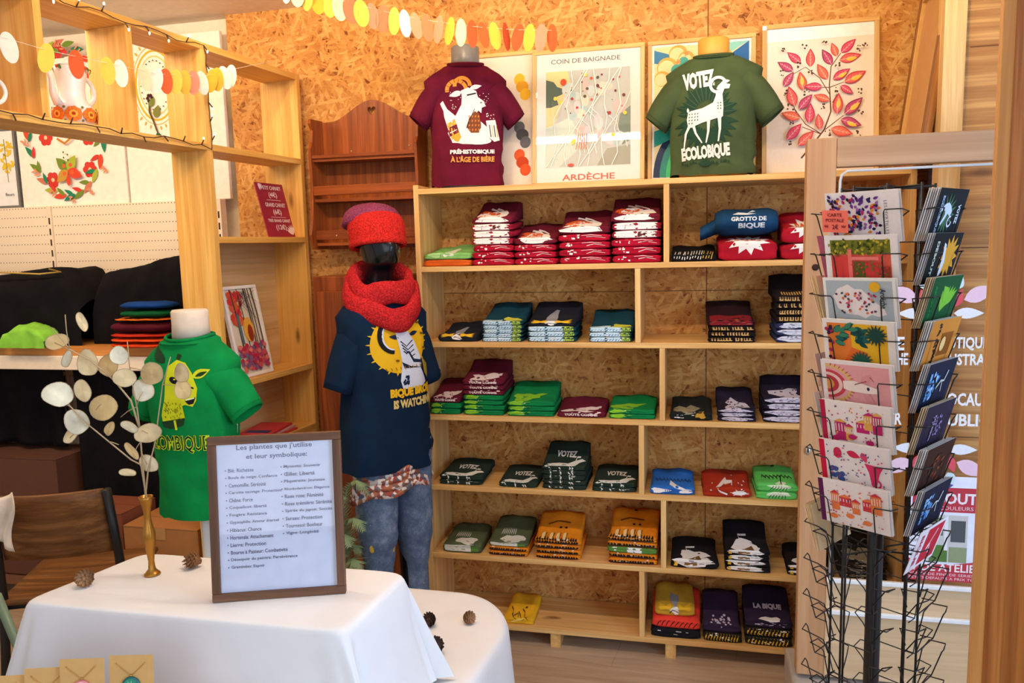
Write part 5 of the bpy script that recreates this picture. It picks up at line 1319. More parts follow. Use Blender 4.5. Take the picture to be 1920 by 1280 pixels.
# ================================================================ framed posters standing on top of the wide shelf
def poster(label, x0, x1, h, yb, tilt, draw, bw=.015, mat=FRAMEW, glass_=True):
    t = thing('framed_poster', label, 'poster', ((x0+x1)/2, yb, 1.8212), 0, None, rot=(-tilt, 0, 0))
    w = x1-x0; frame4(t, w, h, bw, .020, PINE_X, mat); plate(t, w-2*bw, h-2*bw, .008, .017, PAPER, 'print_sheet', bw)
    a = draw(w, h); a.build('printed_design', t, at_y(.008), 0, eps=.00006, off=.0003)
    if glass_: plate(t, w-2*bw+.001, h-2*bw+.001, .004, .0055, PICGLASS, 'glass_pane', bw-.0005)
    return t
def dr_leaves(w, h):
    # photograph pixels of the zoomed crop: frame 845..1590 wide, top 170/85, drawn straight
    s = w/735; a = Art(1218, 1120, s)
    a.s = s; S = (110, 62, 44)
    def up(x, y): return (x, y+(x-1218)*.11+8)
    rg = random.Random(9)
    a.rect((240, 224, 204), 875, 205, 1562, 1100)
    st = [(1105, 1000), (1180, 900), (1250, 800), (1290, 680), (1280, 500), (1290, 380), (1350, 290)]
    a.stroke(S, [up(*p) for p in st], 12, 5)
    for p in ([(1230, 830), (1130, 770), (1060, 670), (1050, 600)], [(1285, 570), (1220, 460), (1130, 390), (1050, 440)], [(1280, 520), (1370, 480)], [(1255, 800), (1370, 700)], [(1225, 830), (1110, 790)], [(1285, 520), (1235, 520)], [(1060, 670), (1090, 740)], [(1300, 620), (1330, 560)]): a.stroke(S, [up(*q) for q in p], 6, 4)
    L = [(1100, 365, 120, -2.4), (1160, 390, 125, -1.57), (1295, 370, 125, -2.1), (1325, 315, 100, -1.9), (1350, 290, 125, -.75), (1340, 340, 140, -.2), (1050, 420, 120, -2.55), (1265, 470, 125, -2.1), (1300, 470, 125, -.55), (1370, 485, 150, -.45), (990, 530, 115, -1.0), (1115, 550, 130, -1.75), (1235, 520, 120, 3.2), (1060, 660, 145, -1.85), (1085, 680, 130, -.85), (1280, 610, 110, -2.75), (1345, 510, 100, .65), (1325, 700, 140, -1.5), (1370, 700, 155, -.75), (1095, 740, 130, -2.8), (1150, 770, 135, -1.5), (1220, 810, 110, -1.7), (1345, 735, 140, .35), (1285, 800, 145, .3), (1010, 890, 140, -.85), (1080, 925, 140, -.75)]
    pal = [((214, 76, 104), (176, 40, 74)), ((222, 96, 90), (190, 54, 60)), ((190, 70, 110), (140, 50, 80)), ((226, 110, 80), (200, 60, 60))]
    for k, (x, y, ln, an) in enumerate(L):
        x, y = up(x, y); c1, c2 = pal[k % 4]; a.leaf(c2, x, y, ln, ln*.235, an); a.leaf(c1, x+4*math.cos(an), y+4*math.sin(an), ln*.90, ln*.19, an)
        if k in (5, 9, 11, 8, 18, 22, 17): a.leaf((236, 196, 60), x+ln*.3*math.cos(an), y+ln*.3*math.sin(an)+6, ln*.5, ln*.1, an+.1)
        a.stroke((250, 210, 190), [(x, y), (x+ln*.85*math.cos(an), y+ln*.85*math.sin(an))], 3, 1.5)
        for q in range(1, 5):
            for sg_ in (-1, 1):
                bx, by = x+ln*.17*q*math.cos(an), y+ln*.17*q*math.sin(an); l2 = ln*.19*(1-.12*q)
                a.stroke((246, 190, 176), [(bx, by), (bx+l2*math.cos(an+.7*sg_), by+l2*math.sin(an+.7*sg_))], 2, 1)
    for (x, y) in ((975, 300), (1120, 262), (1240, 245), (1460, 268), (965, 445), (1160, 440), (1325, 385), (1085, 390), (1130, 570), (1315, 545), (1470, 545), (990, 580), (1230, 660), (1470, 690), (1030, 670), (1030, 785), (1265, 830), (1450, 820), (1035, 915), (1490, 240)):
        for q in range(5): px, py = up(x+rg.uniform(-18, 18), y+rg.uniform(-18, 18)); a.ell((84, 56, 46), px, py, rg.uniform(4, 8), n=8)
    return a
def dr_ardeche(w, h):
    a = Art(0, h, 1, sy=1); G = (110, 106, 100)
    a.rect((240, 230, 222), -w/2+.015, .015, w/2-.015, h-.015)
    a.text(G, 'COIN DE BAIGNADE', -.145, .038, .125, .056, .01); a.text((206, 106, 84), 'ARDÈCHE', -.10, h-.052, .105, h-.022, .02)
    x0, x1, y0, y1 = -.165, .165, .085, h-.075
    a.rect((196, 196, 186), x0, y0, x1, y1); a.poly((240, 212, 150), [(x0, y0), (x0+.085, y0), (x0+.10, y0+.06), (x0+.05, y0+.16), (x0+.03, y0+.24), (x0, y0+.24)])
    a.poly((206, 216, 200), [(x0, y0+.22), (x0+.10, y0+.18), (x0+.14, y0+.3), (x0+.05, y1), (x0, y1)])
    DGc = (84, 104, 90); rg = random.Random(13)
    a.poly(DGc, [(x0, y0+.03), (x0+.03, y0+.04), (x0+.045, y0+.06), (x0+.07, y0+.07), (x0+.065, y0+.09), (x0+.04, y0+.10), (x0+.05, y0+.13), (x0+.02, y0+.14), (x0, y0+.14)])
    a.poly((130, 146, 132), [(x1, y0+.15), (x1-.04, y0+.18), (x1-.05, y0+.24), (x1-.03, y0+.30), (x1, y0+.28)]); a.poly((170, 168, 148), [(x1, y0+.30), (x1-.09, y0+.31), (x1-.13, y1), (x1, y1)])
    for k in range(26): a.ell(((236, 190, 180), (206, 214, 206), (232, 214, 190), (180, 200, 196), (224, 206, 206))[k % 5], rg.uniform(x0+.08, x1-.03), rg.uniform(y0+.03, y1-.04), rg.uniform(.012, .03), rg.uniform(.012, .03), 0, 11)
    for k in range(34): a.ell(((180, 64, 54), (120, 60, 60), (206, 96, 70), (90, 90, 80))[k % 4], rg.uniform(x0+.07, x1-.01), rg.uniform(y0+.01, y0+.2), rg.uniform(.002, .007), None, 0, 7)
    for k in range(7): a.ell((232, 208, 80), rg.uniform(x0+.03, x1-.02), rg.uniform(y0+.02, y1-.02), .008, None, 0, 8)
    for k in range(8):
        x = x0+.05+k*.035; P = []
        for i in range(9): P.append((max(x0, min(x1, x+.02*math.sin(i*1.2+k*1.7)-.012*i+.05)), y0+(y1-y0)*i/8))
        a.stroke((240, 232, 222), P, .004, .003)
    for k in range(10):
        x, y = rg.uniform(x0+.06, x1-.05), rg.uniform(y0+.12, y1-.1); a.stroke((236, 226, 214), [(x, y), (x+.03, y+.03), (x+.04, y+.07)], .003)
    for k in range(5): a.stroke((220, 130, 90), [(x0+.13+k*.008, y0+.25), (x0+.12+k*.01, y0+.31)], .003)
    a.ell((190, 90, 70), x0+.10, y1-.006, .012, .006); a.ell((206, 80, 50), x0+.07, y0+.045, .012, .013)
    return a
def dr_sea(w, h):
    a = Art(0, h, 1, sy=1); x0, x1, y0, y1 = -w/2+.024, w/2-.024, .024, h-.02
    BL, TE, CR, GO = (40, 130, 178), (60, 176, 168), (246, 226, 172), (226, 176, 80)
    a.rect(CR, x0, y0, x1, y1)
    a.poly(BL, [(x0, y0+.01), (x0+.06, y0+.03), (x0+.09, y0+.08), (x0, y0+.06)]); a.poly((40, 110, 170), [(x1-.09, y0+.06), (x1, y0), (x1, y0+.13), (x1-.03, y0+.10)]); a.poly((150, 214, 196), [(x1-.12, y0), (x1, y0), (x1-.09, y0+.05)])
    for (x, y, r) in ((x0+.09, y0+.03, .035), (x0+.05, y0+.08, .04), (x0+.12, y0+.05, .03), (x0+.03, y0+.12, .03), (x1-.09, y0+.05, .03), (x1-.06, y0+.09, .02)): a.ell(GO, x, y, r); a.ell(CR, x-.004, y+.003, r*.8)
    for (x, y, r) in ((x0+.085, y0+.09, .022), (x0+.11, y0+.06, .018), (x0+.13, y0+.075, .02), (x0+.07, y0+.12, .02)): a.ell(TE, x, y, r)
    for (x, y) in ((x0+.09, y0+.06), (x0+.055, y0+.11), (x0+.12, y0+.03)):
        a.poly((240, 150, 90), [(x+(.013 if i % 2 else .006)*math.cos(i*PI/5), y+(.013 if i % 2 else .006)*math.sin(i*PI/5)) for i in range(10)])
    for k, c in enumerate(((30, 50, 90), (50, 150, 130), (70, 206, 130), (60, 100, 150), (40, 80, 120))): a.ring(c, x0+.16, y1, .15-.024*k, .026, PI, 1.72*PI, 16, .20-.024*k)
    a.poly((40, 160, 150), [(x0, y0+.32), (x0+.06, y0+.30), (x0+.09, y0+.34), (x0, y0+.38)])
    a.ring((250, 240, 210), x0+.16, y0+.16, .06, .006, PI, 1.9*PI)
    return a
def dr_plain(w, h):   # a plain stand-in: loose coloured pebbles in the print's colours
    a = Art(0, h, 1, sy=1); a.rect((236, 220, 200), -w/2+.015, .015, w/2-.015, h-.015)
    for (y, c, c2) in ((.14, (238, 186, 50), (226, 160, 40)), (.33, (110, 108, 106), (84, 82, 82)), (.44, (222, 90, 40), (196, 66, 30))):
        for q in range(3): a.ell(c if q != 1 else c2, .115+(q-1)*.012, y+(q-1)*.03, .026-.004*abs(q-1), .024, .2)
        for q in range(3): a.ell(c if q != 1 else c2, -.05+(q-1)*.02, y+(q-1)*.028, .028, .022, .2)
    return a
P1 = poster('pine-framed cream poster with yellow, grey and red shapes, half hidden behind the maroon T-shirt', .075, .462, .545, .212, .10, dr_plain, glass_=False)
P2 = poster('pine-framed COIN DE BAIGNADE ARDÈCHE poster standing between the two shirt busts', .425, .862, .535, .178, .12, dr_ardeche, .016)
P2.location.x += .006
P3 = poster('pine-framed teal and cream poster, behind the olive green T-shirt', .878, 1.275, .54, .205, .11, dr_sea)
P4 = poster('large pine-framed poster of pink leaves on a branch, right end of the shelf top', 1.297, 1.70, .565, .205, .11, dr_leaves, .017, glass_=False)
MB().box((-.2015, -.0006, .545), (-.186, .0002, .560)).build('price_sticker', PAPER, P4)
# framed picture leaning on the side wall above the shelf
sp_ = thing('framed_picture', 'brown-framed picture leaning in the corner at the right end of the shelf top, seen edge-on', 'picture')
M_ = Matrix(((0, 1, 0, 1.752), (-1, 0, 0, .075), (0, 0, 1, 1.8215), (0, 0, 0, 1))) @ Matrix.Rotation(-.12, 4, 'X')
sp_.matrix_world = M_
OLD = wood('old_oak_frame', (176, 120, 64), (130, 82, 40), 'Z', 1.2, False, .4)
frame4(sp_, .33, .62, .034, .026, OLD); frame4(sp_, .265, .555, .010, .022, plain('gilt_slip', (206, 160, 90), .4)); sp_.children[-1].location.z = .0325; sp_.children[-1].name = 'inner_slip'
plate(sp_, .25, .535, .012, .02, plain('sepia_print', (206, 156, 100), .4), 'print_sheet', .0425)
# ---------------------------------------------------------------- paper garlands
OVC = [(232, 220, 200), (222, 166, 36), (228, 190, 70), (220, 136, 104), (230, 112, 72), (230, 206, 166), (226, 176, 56), (216, 84, 32)]
def garland(label, P, ovals, seed):
    g = thing('paper_garland', label, 'garland', P[0]); rg = random.Random(seed); o = P[0]
    MB().tube([p-o for p in P], .0007, 5).build('thread', plain('white_thread', (230, 214, 190), .8), g)
    L = [0]
    for a, b in zip(P, P[1:]): L.append(L[-1]+(b-a).length)
    for (t, ci, rx, rz_, yaw, tilt) in ovals:
        s = t*L[-1]; i = max(k for k in range(len(L)-1) if L[k] <= s+1e-9); p = P[i].lerp(P[i+1], (s-L[i])/(L[i+1]-L[i]))-o
        Mx = Matrix.Translation(p+Vector((0, -.0012, -rz_*.55))) @ Matrix.Rotation(yaw, 4, 'Z') @ Matrix.Rotation(tilt, 4, 'Y')
        n = 24; m = MB()
        m.prism([(rx*math.cos(2*PI*k/n), rz_*math.sin(2*PI*k/n)) for k in range(n)], -.0005, .0005, M=Mx)
        m.build('paper_oval', plain('paper_%d' % ci, OVC[ci], .8), g)
    return g
def catenary(a, b, sag, n=30): return [Vector(a).lerp(Vector(b), i/n)-Vector((0, 0, sag*4*(i/n)*(1-i/n))) for i in range(n+1)]
rg = random.Random(21)
seq = [0, 5, 2, 1, 2, 5, 4, 2, 3, 4, 2, 0, 3, 4, 3, 6, 5, 7, 7, 6, 7, 7, 6, 3, 7]
ov = [(.02+.96*i/24, seq[i], .026 if i < 10 else .020, .046, rg.uniform(-.5, .5)+(.9 if i in (5, 11, 17, 20) else 0), rg.uniform(-.3, .3)) for i in range(25)]
garland('string of orange, yellow and white paper ovals across the chipboard wall above the maroon T-shirt', catenary((-.34, -.30, 2.525), (.60, -.16, 2.315), .045), ov, 1)
seq2 = [0, 2, 7, 2, 0, 5, 0, 7, 2, 6, 3, 0, 1, 1, 0, 0]
xs2 = [.103, .189, .268, .358, .40, .482, .523, .562, .601, .639, .676, .715, .749, .772, .801, .824]
ov2 = [(xs2[i], seq2[i], .020, .040, .55+rg.uniform(-.35, .35), rg.uniform(-.25, .25)) for i in range(16)]
garland('string of white, yellow and orange paper ovals in front of the overhead pine tier', [Vector(p) for p in ((-.735, -1.20, 2.175), (-.67, -1.0, 2.155), (-.63, -.85, 2.155), (-.60, -.65, 2.160), (-.575, -.45, 2.19), (-.50, -.28, 2.255), (-.46, -.18, 2.29))], ov2, 2)
# ================================================================ the white-clothed table in the foreground
TX, TY = .16, -1.54
LQ = [Vector((-.27, -2.15, 0)), Vector((.50, -2.15, 0)), Vector((.632, -.935, 0)), Vector((-.20, -.925, 0))]
def lquad(u, v): return LQ[0]*((1-u)*(1-v)/4)+LQ[1]*((1+u)*(1-v)/4)+LQ[2]*((1+u)*(1+v)/4)+LQ[3]*((1-u)*(1+v)/4)
def rrect(a, rx=.50, ry=.42):
    # unit rounded rectangle, corner radii in unit coordinates
    c, s = math.cos(a), math.sin(a); k = 1/max(abs(c), abs(s)); x, y = c*k, s*k
    ex, ey = abs(x)-(1-rx), abs(y)-(1-ry)
    if ex > 0 and ey > 0:
        t = math.atan2(ey/ry, ex/rx); x = math.copysign(1-rx+rx*math.cos(t), x); y = math.copysign(1-ry+ry*math.sin(t), y)
    return x, y
tb_ = thing('table', 'lower table completely covered by a white cloth, in the foreground', 'table', (TX, TY, 0))
TW = wood('table_beech', (206, 166, 116), (176, 134, 84), 'X')
def lring(k, z, out=0, amp=0, n=180):
    R_ = []; cen = lquad(0, 0)
    for j in range(n):
        a = 2*PI*j/n; u, v = rrect(a); p = lquad(u*k, v*k); d = (p-cen).normalized()
        w = amp*(math.sin(11*a)+.5*math.sin(23*a+1)); p = p+d*(out+w); R_.append(Vector((p.x-TX, p.y-TY, z)))
    return R_
MB().rings([lring(.97, .64, n=90), lring(.975, .643, n=90), lring(.975, .662, n=90), lring(.97, .665, n=90)], cap0=True, cap1=True).build('tabletop', TW, tb_)
for u, v in ((-.7, -.75), (.7, -.75), (.7, .75), (-.7, .75)):
    p = lquad(u, v); MB().tube([(p.x-TX, p.y-TY, 0), (p.x-TX, p.y-TY, .6395)], .022, 12).build('leg', TW, tb_)
LIN, _nt, _b = base_mat('white_table_linen')
_n = noise_n(_nt, coords(_nt), 6, 3); _r = ramp(_nt, [(.3, (224, 221, 218)), (.7, (234, 231, 228))]); _nt.links.new(_n, _r.inputs[0]); _nt.links.new(_r.outputs[0], _b.inputs['Base Color'])
_b.inputs['Roughness'].default_value = .9; _b.inputs['Specular IOR Level'].default_value = .15
bump(_nt, _b, noise_n(_nt, coords(_nt), 500, 2), .12, .0008)
cl = thing('tablecloth', 'lower white cloth whose rounded corner shows behind the taller draped box', 'tablecloth', (TX, TY, 0))
MB().rings([lring(*q) for q in ((.03, .6675), (.5, .6675), (.9, .6675), (.965, .6672), (.985, .664), (.997, .655), (1.0, .64, .004, .001), (1.0, .57, .009, .004), (1.0, .46, .016, .009), (1.0, .28, .026, .016), (1.0, .10, .036, .022), (1.0, .03, .038, .024))], cap0=True).build('cloth', LIN, cl)
# raised box under a second cloth
Q = [Vector((-.262, -1.652, 0)), Vector((.440, -1.648, 0)), Vector((.462, -1.386, 0)), Vector((-.186, -1.384, 0))]
bx = thing('display_box', 'wooden box raised on the lower table, wholly under the upper white cloth', 'box', (0, 0, 0))
ins = [Q[0]+Vector((.02, .02, 0)), Q[1]+Vector((-.02, .02, 0)), Q[2]+Vector((-.02, -.02, 0)), Q[3]+Vector((.02, -.02, 0))]
m = MB(); m.add([p+Vector((0, 0, .6685)) for p in ins]+[p+Vector((0, 0, .9135)) for p in ins], [(3, 2, 1, 0), (4, 5, 6, 7), (0, 1, 5, 4), (1, 2, 6, 5), (2, 3, 7, 6), (3, 0, 4, 7)])
m.build('body', TW, bx)
def quad(u, v): return Q[0]*((1-u)*(1-v)/4)+Q[1]*((1+u)*(1-v)/4)+Q[2]*((1+u)*(1+v)/4)+Q[3]*((1-u)*(1+v)/4)
cc = quad(0, 0)
uc = thing('tablecloth', 'upper white cloth draped over the raised box, carrying the framed plant list', 'tablecloth', (cc.x, cc.y, 0))
rings = []; n = 200
def qring(k, z, out, amp, ph=0):
    R_ = []
    for j in range(n):
        a = 2*PI*j/n; c, s = math.cos(a), math.sin(a); e = 2/14.0
        p = quad(math.copysign(abs(c)**e, c)*k, math.copysign(abs(s)**e, s)*k)
        d = (p-cc); d.normalize(); corner = (abs(c*s)*2)**5
        w = amp*(math.sin(9*a+ph)+.6*math.sin(17*a+2)+1.4*noise.noise((c*3, s*3, z*4)))
        p = p+d*(out+w+.045*corner*max(0, (.92-z)/.24))
        R_.append(Vector((p.x-cc.x, p.y-cc.y, z+.0012*noise.noise((p.x*9, p.y*9, 1))+(.004*math.sin(5*a)*(z < .70)))))
    return R_
for k, z, o, am in ((.05, .9175, 0, 0), (.5, .9175, 0, 0), (.85, .9175, 0, 0), (.95, .9175, 0, 0), (.975, .9165, 0, 0), (.99, .913, 0, 0), (1.0, .905, .001, 0), (1.0, .885, .006, .001), (1.0, .85, .013, .003), (1.0, .80, .022, .005), (1.0, .75, .032, .007), (1.0, .71, .040, .008), (1.0, .6775, .046, .009)): rings.append(qring(k, z, o, am))
MB().rings(rings, cap0=True).build('cloth', LIN, uc)
# ---------------------------------------------------------------- framed plant list
sgn = thing('framed_sign', 'walnut-framed white sheet listing plants and their meanings, standing on the raised cloth', 'sign', (.254, -1.548, .9185), .336)
sgn.rotation_euler = (-.13, 0, .336)
frame4(sgn, .256, .322, .016, .018, WALNUT, WALNUTZ)
plate(sgn, .226, .292, .008, .016, plain('white_list_paper', (206, 208, 224), .7), 'paper_sheet', .015)
a = Art(128, 322, .001); TC = (96, 100, 128)
# photograph's lines, in millimetres of the frame
a.text(TC, "Les plantes que j'utilise", 54, 18, 200, 31, .02); a.text(TC, 'et leur symbolique:', 72, 37, 190, 49, .02)
Lc = ['Blé: Richesse', 'Boule de neige: Confiance', 'Camomille: Sérénité', 'Carotte sauvage: Protection', 'Chêne: Force', 'Coquelicot: liberté', 'Fougère: Résistance', 'Gypsophile: Amour éternel', 'Hibiscus: Chance', 'Hortensia: Attachement', 'Lierre: Protection', 'Bourse à Pasteur: Combativité', 'Désespoir du peintre: Persévérance', 'Graminées: Espoir']
Rc = ['Myosotis: Souvenir', 'Œillet: Liberté', 'Pâquerette: Jeunesse', 'Rhododendron: Élégance', 'Rose rose: Féminité', 'Rose trémière: Sérénité', 'Spirée du japon: Succès', 'Sureau: Protection', 'Tournesol: Bonheur', 'Vigne: Longévité']
for i, t in enumerate(Lc): y = 64+i*14.6; a.ell(TC, 32, y+3.5, 1.2); a.text(TC, t, 37, y, 37+len(t)*3.75, y+7.4, .012)
for i, t in enumerate(Rc): y = 62+i*14.6; a.ell(TC, 139, y+3.5, 1.2); a.text(TC, t, 144, y, 144+len(t)*3.95, y+7.4, .012)
a.build('lettering', sgn, at_y(.008), 0, eps=.00003, off=.0002)
plate(sgn, .2265, .2925, .004, .0052, PICGLASS, 'glass_pane', .0148)
MB().prism([(-.03, .004), (.03, .004), (.012, .20), (-.012, .20)], .019, .022, M=Matrix.Translation((0, .026, -.004)) @ Matrix.Rotation(.28, 4, 'X') @ Matrix.Translation((0, .028, 0))).build('easel_leg', plain('dark_board', (50, 40, 36), .8), sgn)
# ---------------------------------------------------------------- brass vase with dried honesty
VO = Vector((-.078, -1.491, .9183)); VR = Vector((.953, .301, 0)); VN = Vector((.30, -.953, 0))
va = thing('bud_vase', 'slender brass bud vase holding dried honesty, on the raised cloth', 'vase', VO)
BRASS = plain('aged_brass', (178, 124, 48), .32, .75)
MB().lathe([(.0165, 0), (.0165, .003), (.013, .006), (.0075, .013), (.0062, .03), (.009, .055), (.0125, .078), (.0128, .09), (.0115, .098), (.0085, .112), (.0068, .125), (.0075, .14), (.0105, .155), (.0125, .165), (.0145, .172), (.0125, .1722), (.009, .160), (.006, .14)], n=28).build('body', BRASS, va)
dl = thing('dried_honesty', 'dried honesty branches with pale papery seed discs, in the brass vase', 'dried flowers', VO)
def vp(x, y, d=0):      # sketch coordinates of the branch -> metres around the vase
    px, py = x/2.783, 400+y/2.783
    return VR*((px-286+.08*(1075-py))/885)+Vector((0, 0, (1075-py)/871+.002))+VN*d
STEM = plain('dry_stem', (176, 150, 112), .8)
rg = random.Random(31)
bt = Vector((0, 0, .03))
stems = [([(745, 1270), (735, 1120), (720, 1000), (700, 890), (685, 790), (675, 670)], 0), ([(740, 1300), (700, 1265), (600, 1160), (500, 1070), (420, 980), (350, 890)], .02), ([(735, 1120), (705, 960), (640, 850), (530, 750), (430, 690), (345, 580)], .03), ([(775, 1330), (800, 1200), (830, 900), (870, 760)], -.02)]
sm = MB()
for P, d in stems:
    pts = [bt+Vector((0, 0, 0))]+([Vector((.002*d*50, 0, .165))])+[vp(x, y, d*min(1, i/2)) for i, (x, y) in enumerate(P)]
    if P[0][1] < 1200: pts = [vp(x, y, d*min(1, i/2)) for i, (x, y) in enumerate(P)]
    sm.tube(pts, [.0022*(1-.55*i/(len(pts)-1)) for i in range(len(pts))], 7)
for a_, b_, d in (((420, 980), (290, 895), .02), ((430, 690), (410, 520), .03), ((500, 1070), (400, 1140), .01), ((530, 750), (358, 655), .03), ((540, 1000), (590, 960), .02), ((685, 800), (800, 835), .0), ((720, 1000), (750, 925), 0), ((735, 1120), (775, 1140), 0), ((738, 1180), (705, 1250), 0), ((600, 1160), (650, 1180), .02), ((640, 850), (590, 785), .03), ((745, 1240), (770, 1300), 0), ((830, 900), (950, 925), -.02), ((950, 925), (950, 835), -.02), ((720, 1000), (640, 1050), 0)):
    sm.tube([vp(*a_, d), vp((a_[0]+b_[0])/2, (a_[1]+b_[1])/2-6, d+.004), vp(*b_, d)], .0009, 6)
sm.build('stem', STEM, dl)
PODS = [(440, 570, 20, 50, .25), (358, 655, 50, 36, .3), (375, 750, 24, 46, -.5), (505, 768, 52, 66, 0), (592, 785, 42, 58, -.35), (670, 730, 38, 46, .2), (692, 842, 52, 45, 0), (795, 838, 50, 56, -.2), (748, 925, 48, 56, .1), (952, 838, 45, 48, 0), (950, 925, 36, 52, .1), (372, 912, 64, 60, -.3), (487, 900, 40, 56, .2), (583, 990, 75, 62, .4), (445, 1060, 52, 64, .3), (400, 1125, 24, 62, -.6), (600, 1100, 22, 42, -.7), (715, 1085, 56, 26, -.2), (775, 1142, 60, 48, .2), (708, 1222, 20, 52, .65), (772, 1302, 60, 44, -.15), (692, 1325, 38, 18, -.3), (330, 905, 40, 26, .6)]
PODM = []
for c in ((226, 198, 148), (214, 180, 122), (232, 214, 180)): 
    k_ = cloth('papery_disc_%d' % c[2], c, 300, .22); k_.node_tree.nodes['Principled BSDF'].inputs['Transmission Weight'].default_value = .0; PODM.append(k_)
for i, (x, y, rx, ry, an) in enumerate(PODS):
    d = rg.uniform(-.015, .035); c = vp(x, y, d); kx_, kz_ = rx/2.783/885, ry/2.783/871
    tw = rg.uniform(-.5, .5); cup = rg.uniform(.0, .08)
    X = (VR*math.cos(tw)+VN*math.sin(tw)); m = MB(); vs = [c]
    for q, f in ((10, .5), (20, 1.0)):
        for j in range(20):
            t = 2*PI*j/20; lx = kx_*f*math.cos(t)*1.08; lz = kz_*f*math.sin(t)*(1+.10*math.sin(t)+.05*math.sin(3*t+i)*f); ex, ez = lx*math.cos(an)-lz*math.sin(an), lx*math.sin(an)+lz*math.cos(an)
            vs.append(c+X*ex+Vector((0, 0, ez))+VN*(-(f**2)*cup*min(kx_, kz_)*1.2+.0012*math.sin(3*t+i)*f))
    fs = [(0, 1+j, 1+(j+1) % 20) for j in range(20)]+[(1+j, 21+j, 21+(j+1) % 20, 1+(j+1) % 20) for j in range(20)]
    m.add(vs, fs, 0, (1, 1, 1, 1), False)
    m.tube([v+VN*.0003 for v in vs[21:41]], .0006, 5, closed=True, mi=1); m.build('seed_disc', [PODM[i % 3], STEM], dl)
# ---------------------------------------------------------------- pine cones
def cone(loc, L, R_, rot, c1, label, seed):
    t = thing('pine_cone', label, 'pine cone', loc, 0, 'pine cones on the white cloths', rot=rot)
    m = MB(); m.lathe([(R_*.25, -L*.46), (R_*.45, -L*.3), (R_*.5, 0), (R_*.3, L*.3), (R_*.08, L*.45)], n=12); rg = random.Random(seed)
    nS = 64
    for i in range(nS):
        f = i/nS; z = -L*.46+L*.92*f; az = i*2.39996; rr = R_*math.sin(PI*(.16+.80*(1-f)))**.8
        o = Vector((math.cos(az), math.sin(az), 0)); tn = Vector((-math.sin(az), math.cos(az), 0)); up = Vector((0, 0, 1))
        b0 = o*rr*.35+up*(z-.002); tip = o*rr*1.16+up*(z+L*.13); w = R_*.34*(1-.5*f)
        mid = o*rr*.85+up*(z+L*.02); 
        m.add([b0-tn*w*.4, b0+tn*w*.4, mid+tn*w, mid-tn*w, tip+tn*w*.35, tip-tn*w*.35, mid+tn*w*.8-up*.0022, mid-tn*w*.8-up*.0022], [(0, 1, 2, 3), (3, 2, 4, 5), (1, 0, 7, 6), (6, 7, 5, 4), (1, 6, 2), (0, 3, 7), (2, 6, 4), (3, 5, 7)])
    m.build('scales', plain('cone_%d' % c1[0], c1, .7), t); return t
cone((-.182, -1.562, .9345), .036, .0165, (1.35, .2, .5), (150, 108, 70), 'pine cone at the left end of the raised white cloth', 1)
cone((-.012, -1.444, .9345), .036, .0165, (1.2, .3, -1.0), (136, 94, 60), 'pine cone between the brass vase and the framed plant list', 2)
cone((.504, -1.109, .6825), .030, .015, (1.3, .2, .9), (150, 98, 58), 'light brown pine cone alone on the lower white cloth near its rounded corner', 3)
cone((.415, -1.138, .684), .032, .0165, (1.2, .1, -.4), (70, 46, 36), 'dark pine cone behind the raised cloth, upper one of the two dark cones', 4)
cone((.468, -1.258, .6855), .036, .018, (.9, .2, .3), (62, 42, 34), 'dark pine cone beside the right drop of the raised cloth, nearest cone', 5)
# ---------------------------------------------------------------- pendant cards at the front edge
ri = thing('display_riser', 'wooden block on the lower table carrying the kraft pendant cards', 'riser', (.03, -1.835, .6685))
MB().box((-.22, -.05, 0), (.20, .05, .15)).build('block', TW, ri, bevel=.003)
KRAFT = plain('kraft_card', (212, 164, 96), .85); GOLD = plain('gold_chain', (206, 160, 80), .35, .7)
def pendant(x, y, ztop, rz, label, disc, seed, tilt=.12):
    t = thing('pendant_card', label, 'jewellery card', (x, y, .8188), rz, 'kraft pendant cards', rot=(-tilt, 0, rz)); h = (ztop-.8188)/math.cos(tilt)
    MB().box((-.037, 0, 0), (.037, .0008, h)).build('card', KRAFT, t)
    ch_ = []; 
    for i in range(9): f = i/8; ch_.append((-.026+.026*f, -.0012, h-.012-.022*f**.9))
    for i in range(1, 9): f = i/8; ch_.append((.024*f, -.0012, h-.034+.022*f**1.1))
    MB().tube(ch_, .0006, 5).build('chain', GOLD, t)
    pz = h-.034-.0165
    MB().lathe([(.0155, 0), (.0155, .0022), (.014, .003)], (0, -.0012, pz), 28, M=Matrix.Rotation(PI/2, 4, 'X')).build('pendant_rim', plain('rim_%d' % seed, disc[0], .3), t)
    a = Art(0, 0, .001)
    a.ell(disc[1], 0, 0, 12.5, n=28); rg = random.Random(seed)
    for k in range(9): a.leaf(disc[2], 0, 0, 10, 2.2, k*.7)
    for k in range(8): a.ell(disc[3], 5.5*math.cos(k*.8), 5.5*math.sin(k*.8), 1.4, n=8)
    a.ell(disc[4], 0, 0, 2.6, n=12)
    a.build('pendant_picture', t, flatmap(Matrix.Translation((0, -.0043, pz)), (0, -1, 0)), 0, eps=.00008, off=.0001)
    MB().tube([(0, -.0012, pz+.0155), (0, -.0025, pz+.0185)], .0016, 6).build('bail', GOLD, t)
pendant(-.018, -1.841, .906, .28, 'kraft card with a gold chain, lowest of the three pendant cards at the bottom left', ((60, 130, 120), (220, 210, 200), (90, 140, 120), (200, 90, 80), (240, 220, 160)), 1)
pendant(.044, -1.832, .9225, .25, 'kraft card with a pink and white round pendant, middle of the bottom-left row', ((226, 130, 130), (244, 226, 222), (226, 150, 150), (150, 60, 80), (240, 220, 160)), 2)
pendant(.124, -1.812, .9255, .22, 'kraft card with a green round pendant, rightmost of the bottom-left row', ((20, 96, 96), (60, 150, 120), (140, 206, 160), (30, 90, 96), (236, 222, 180)), 3)
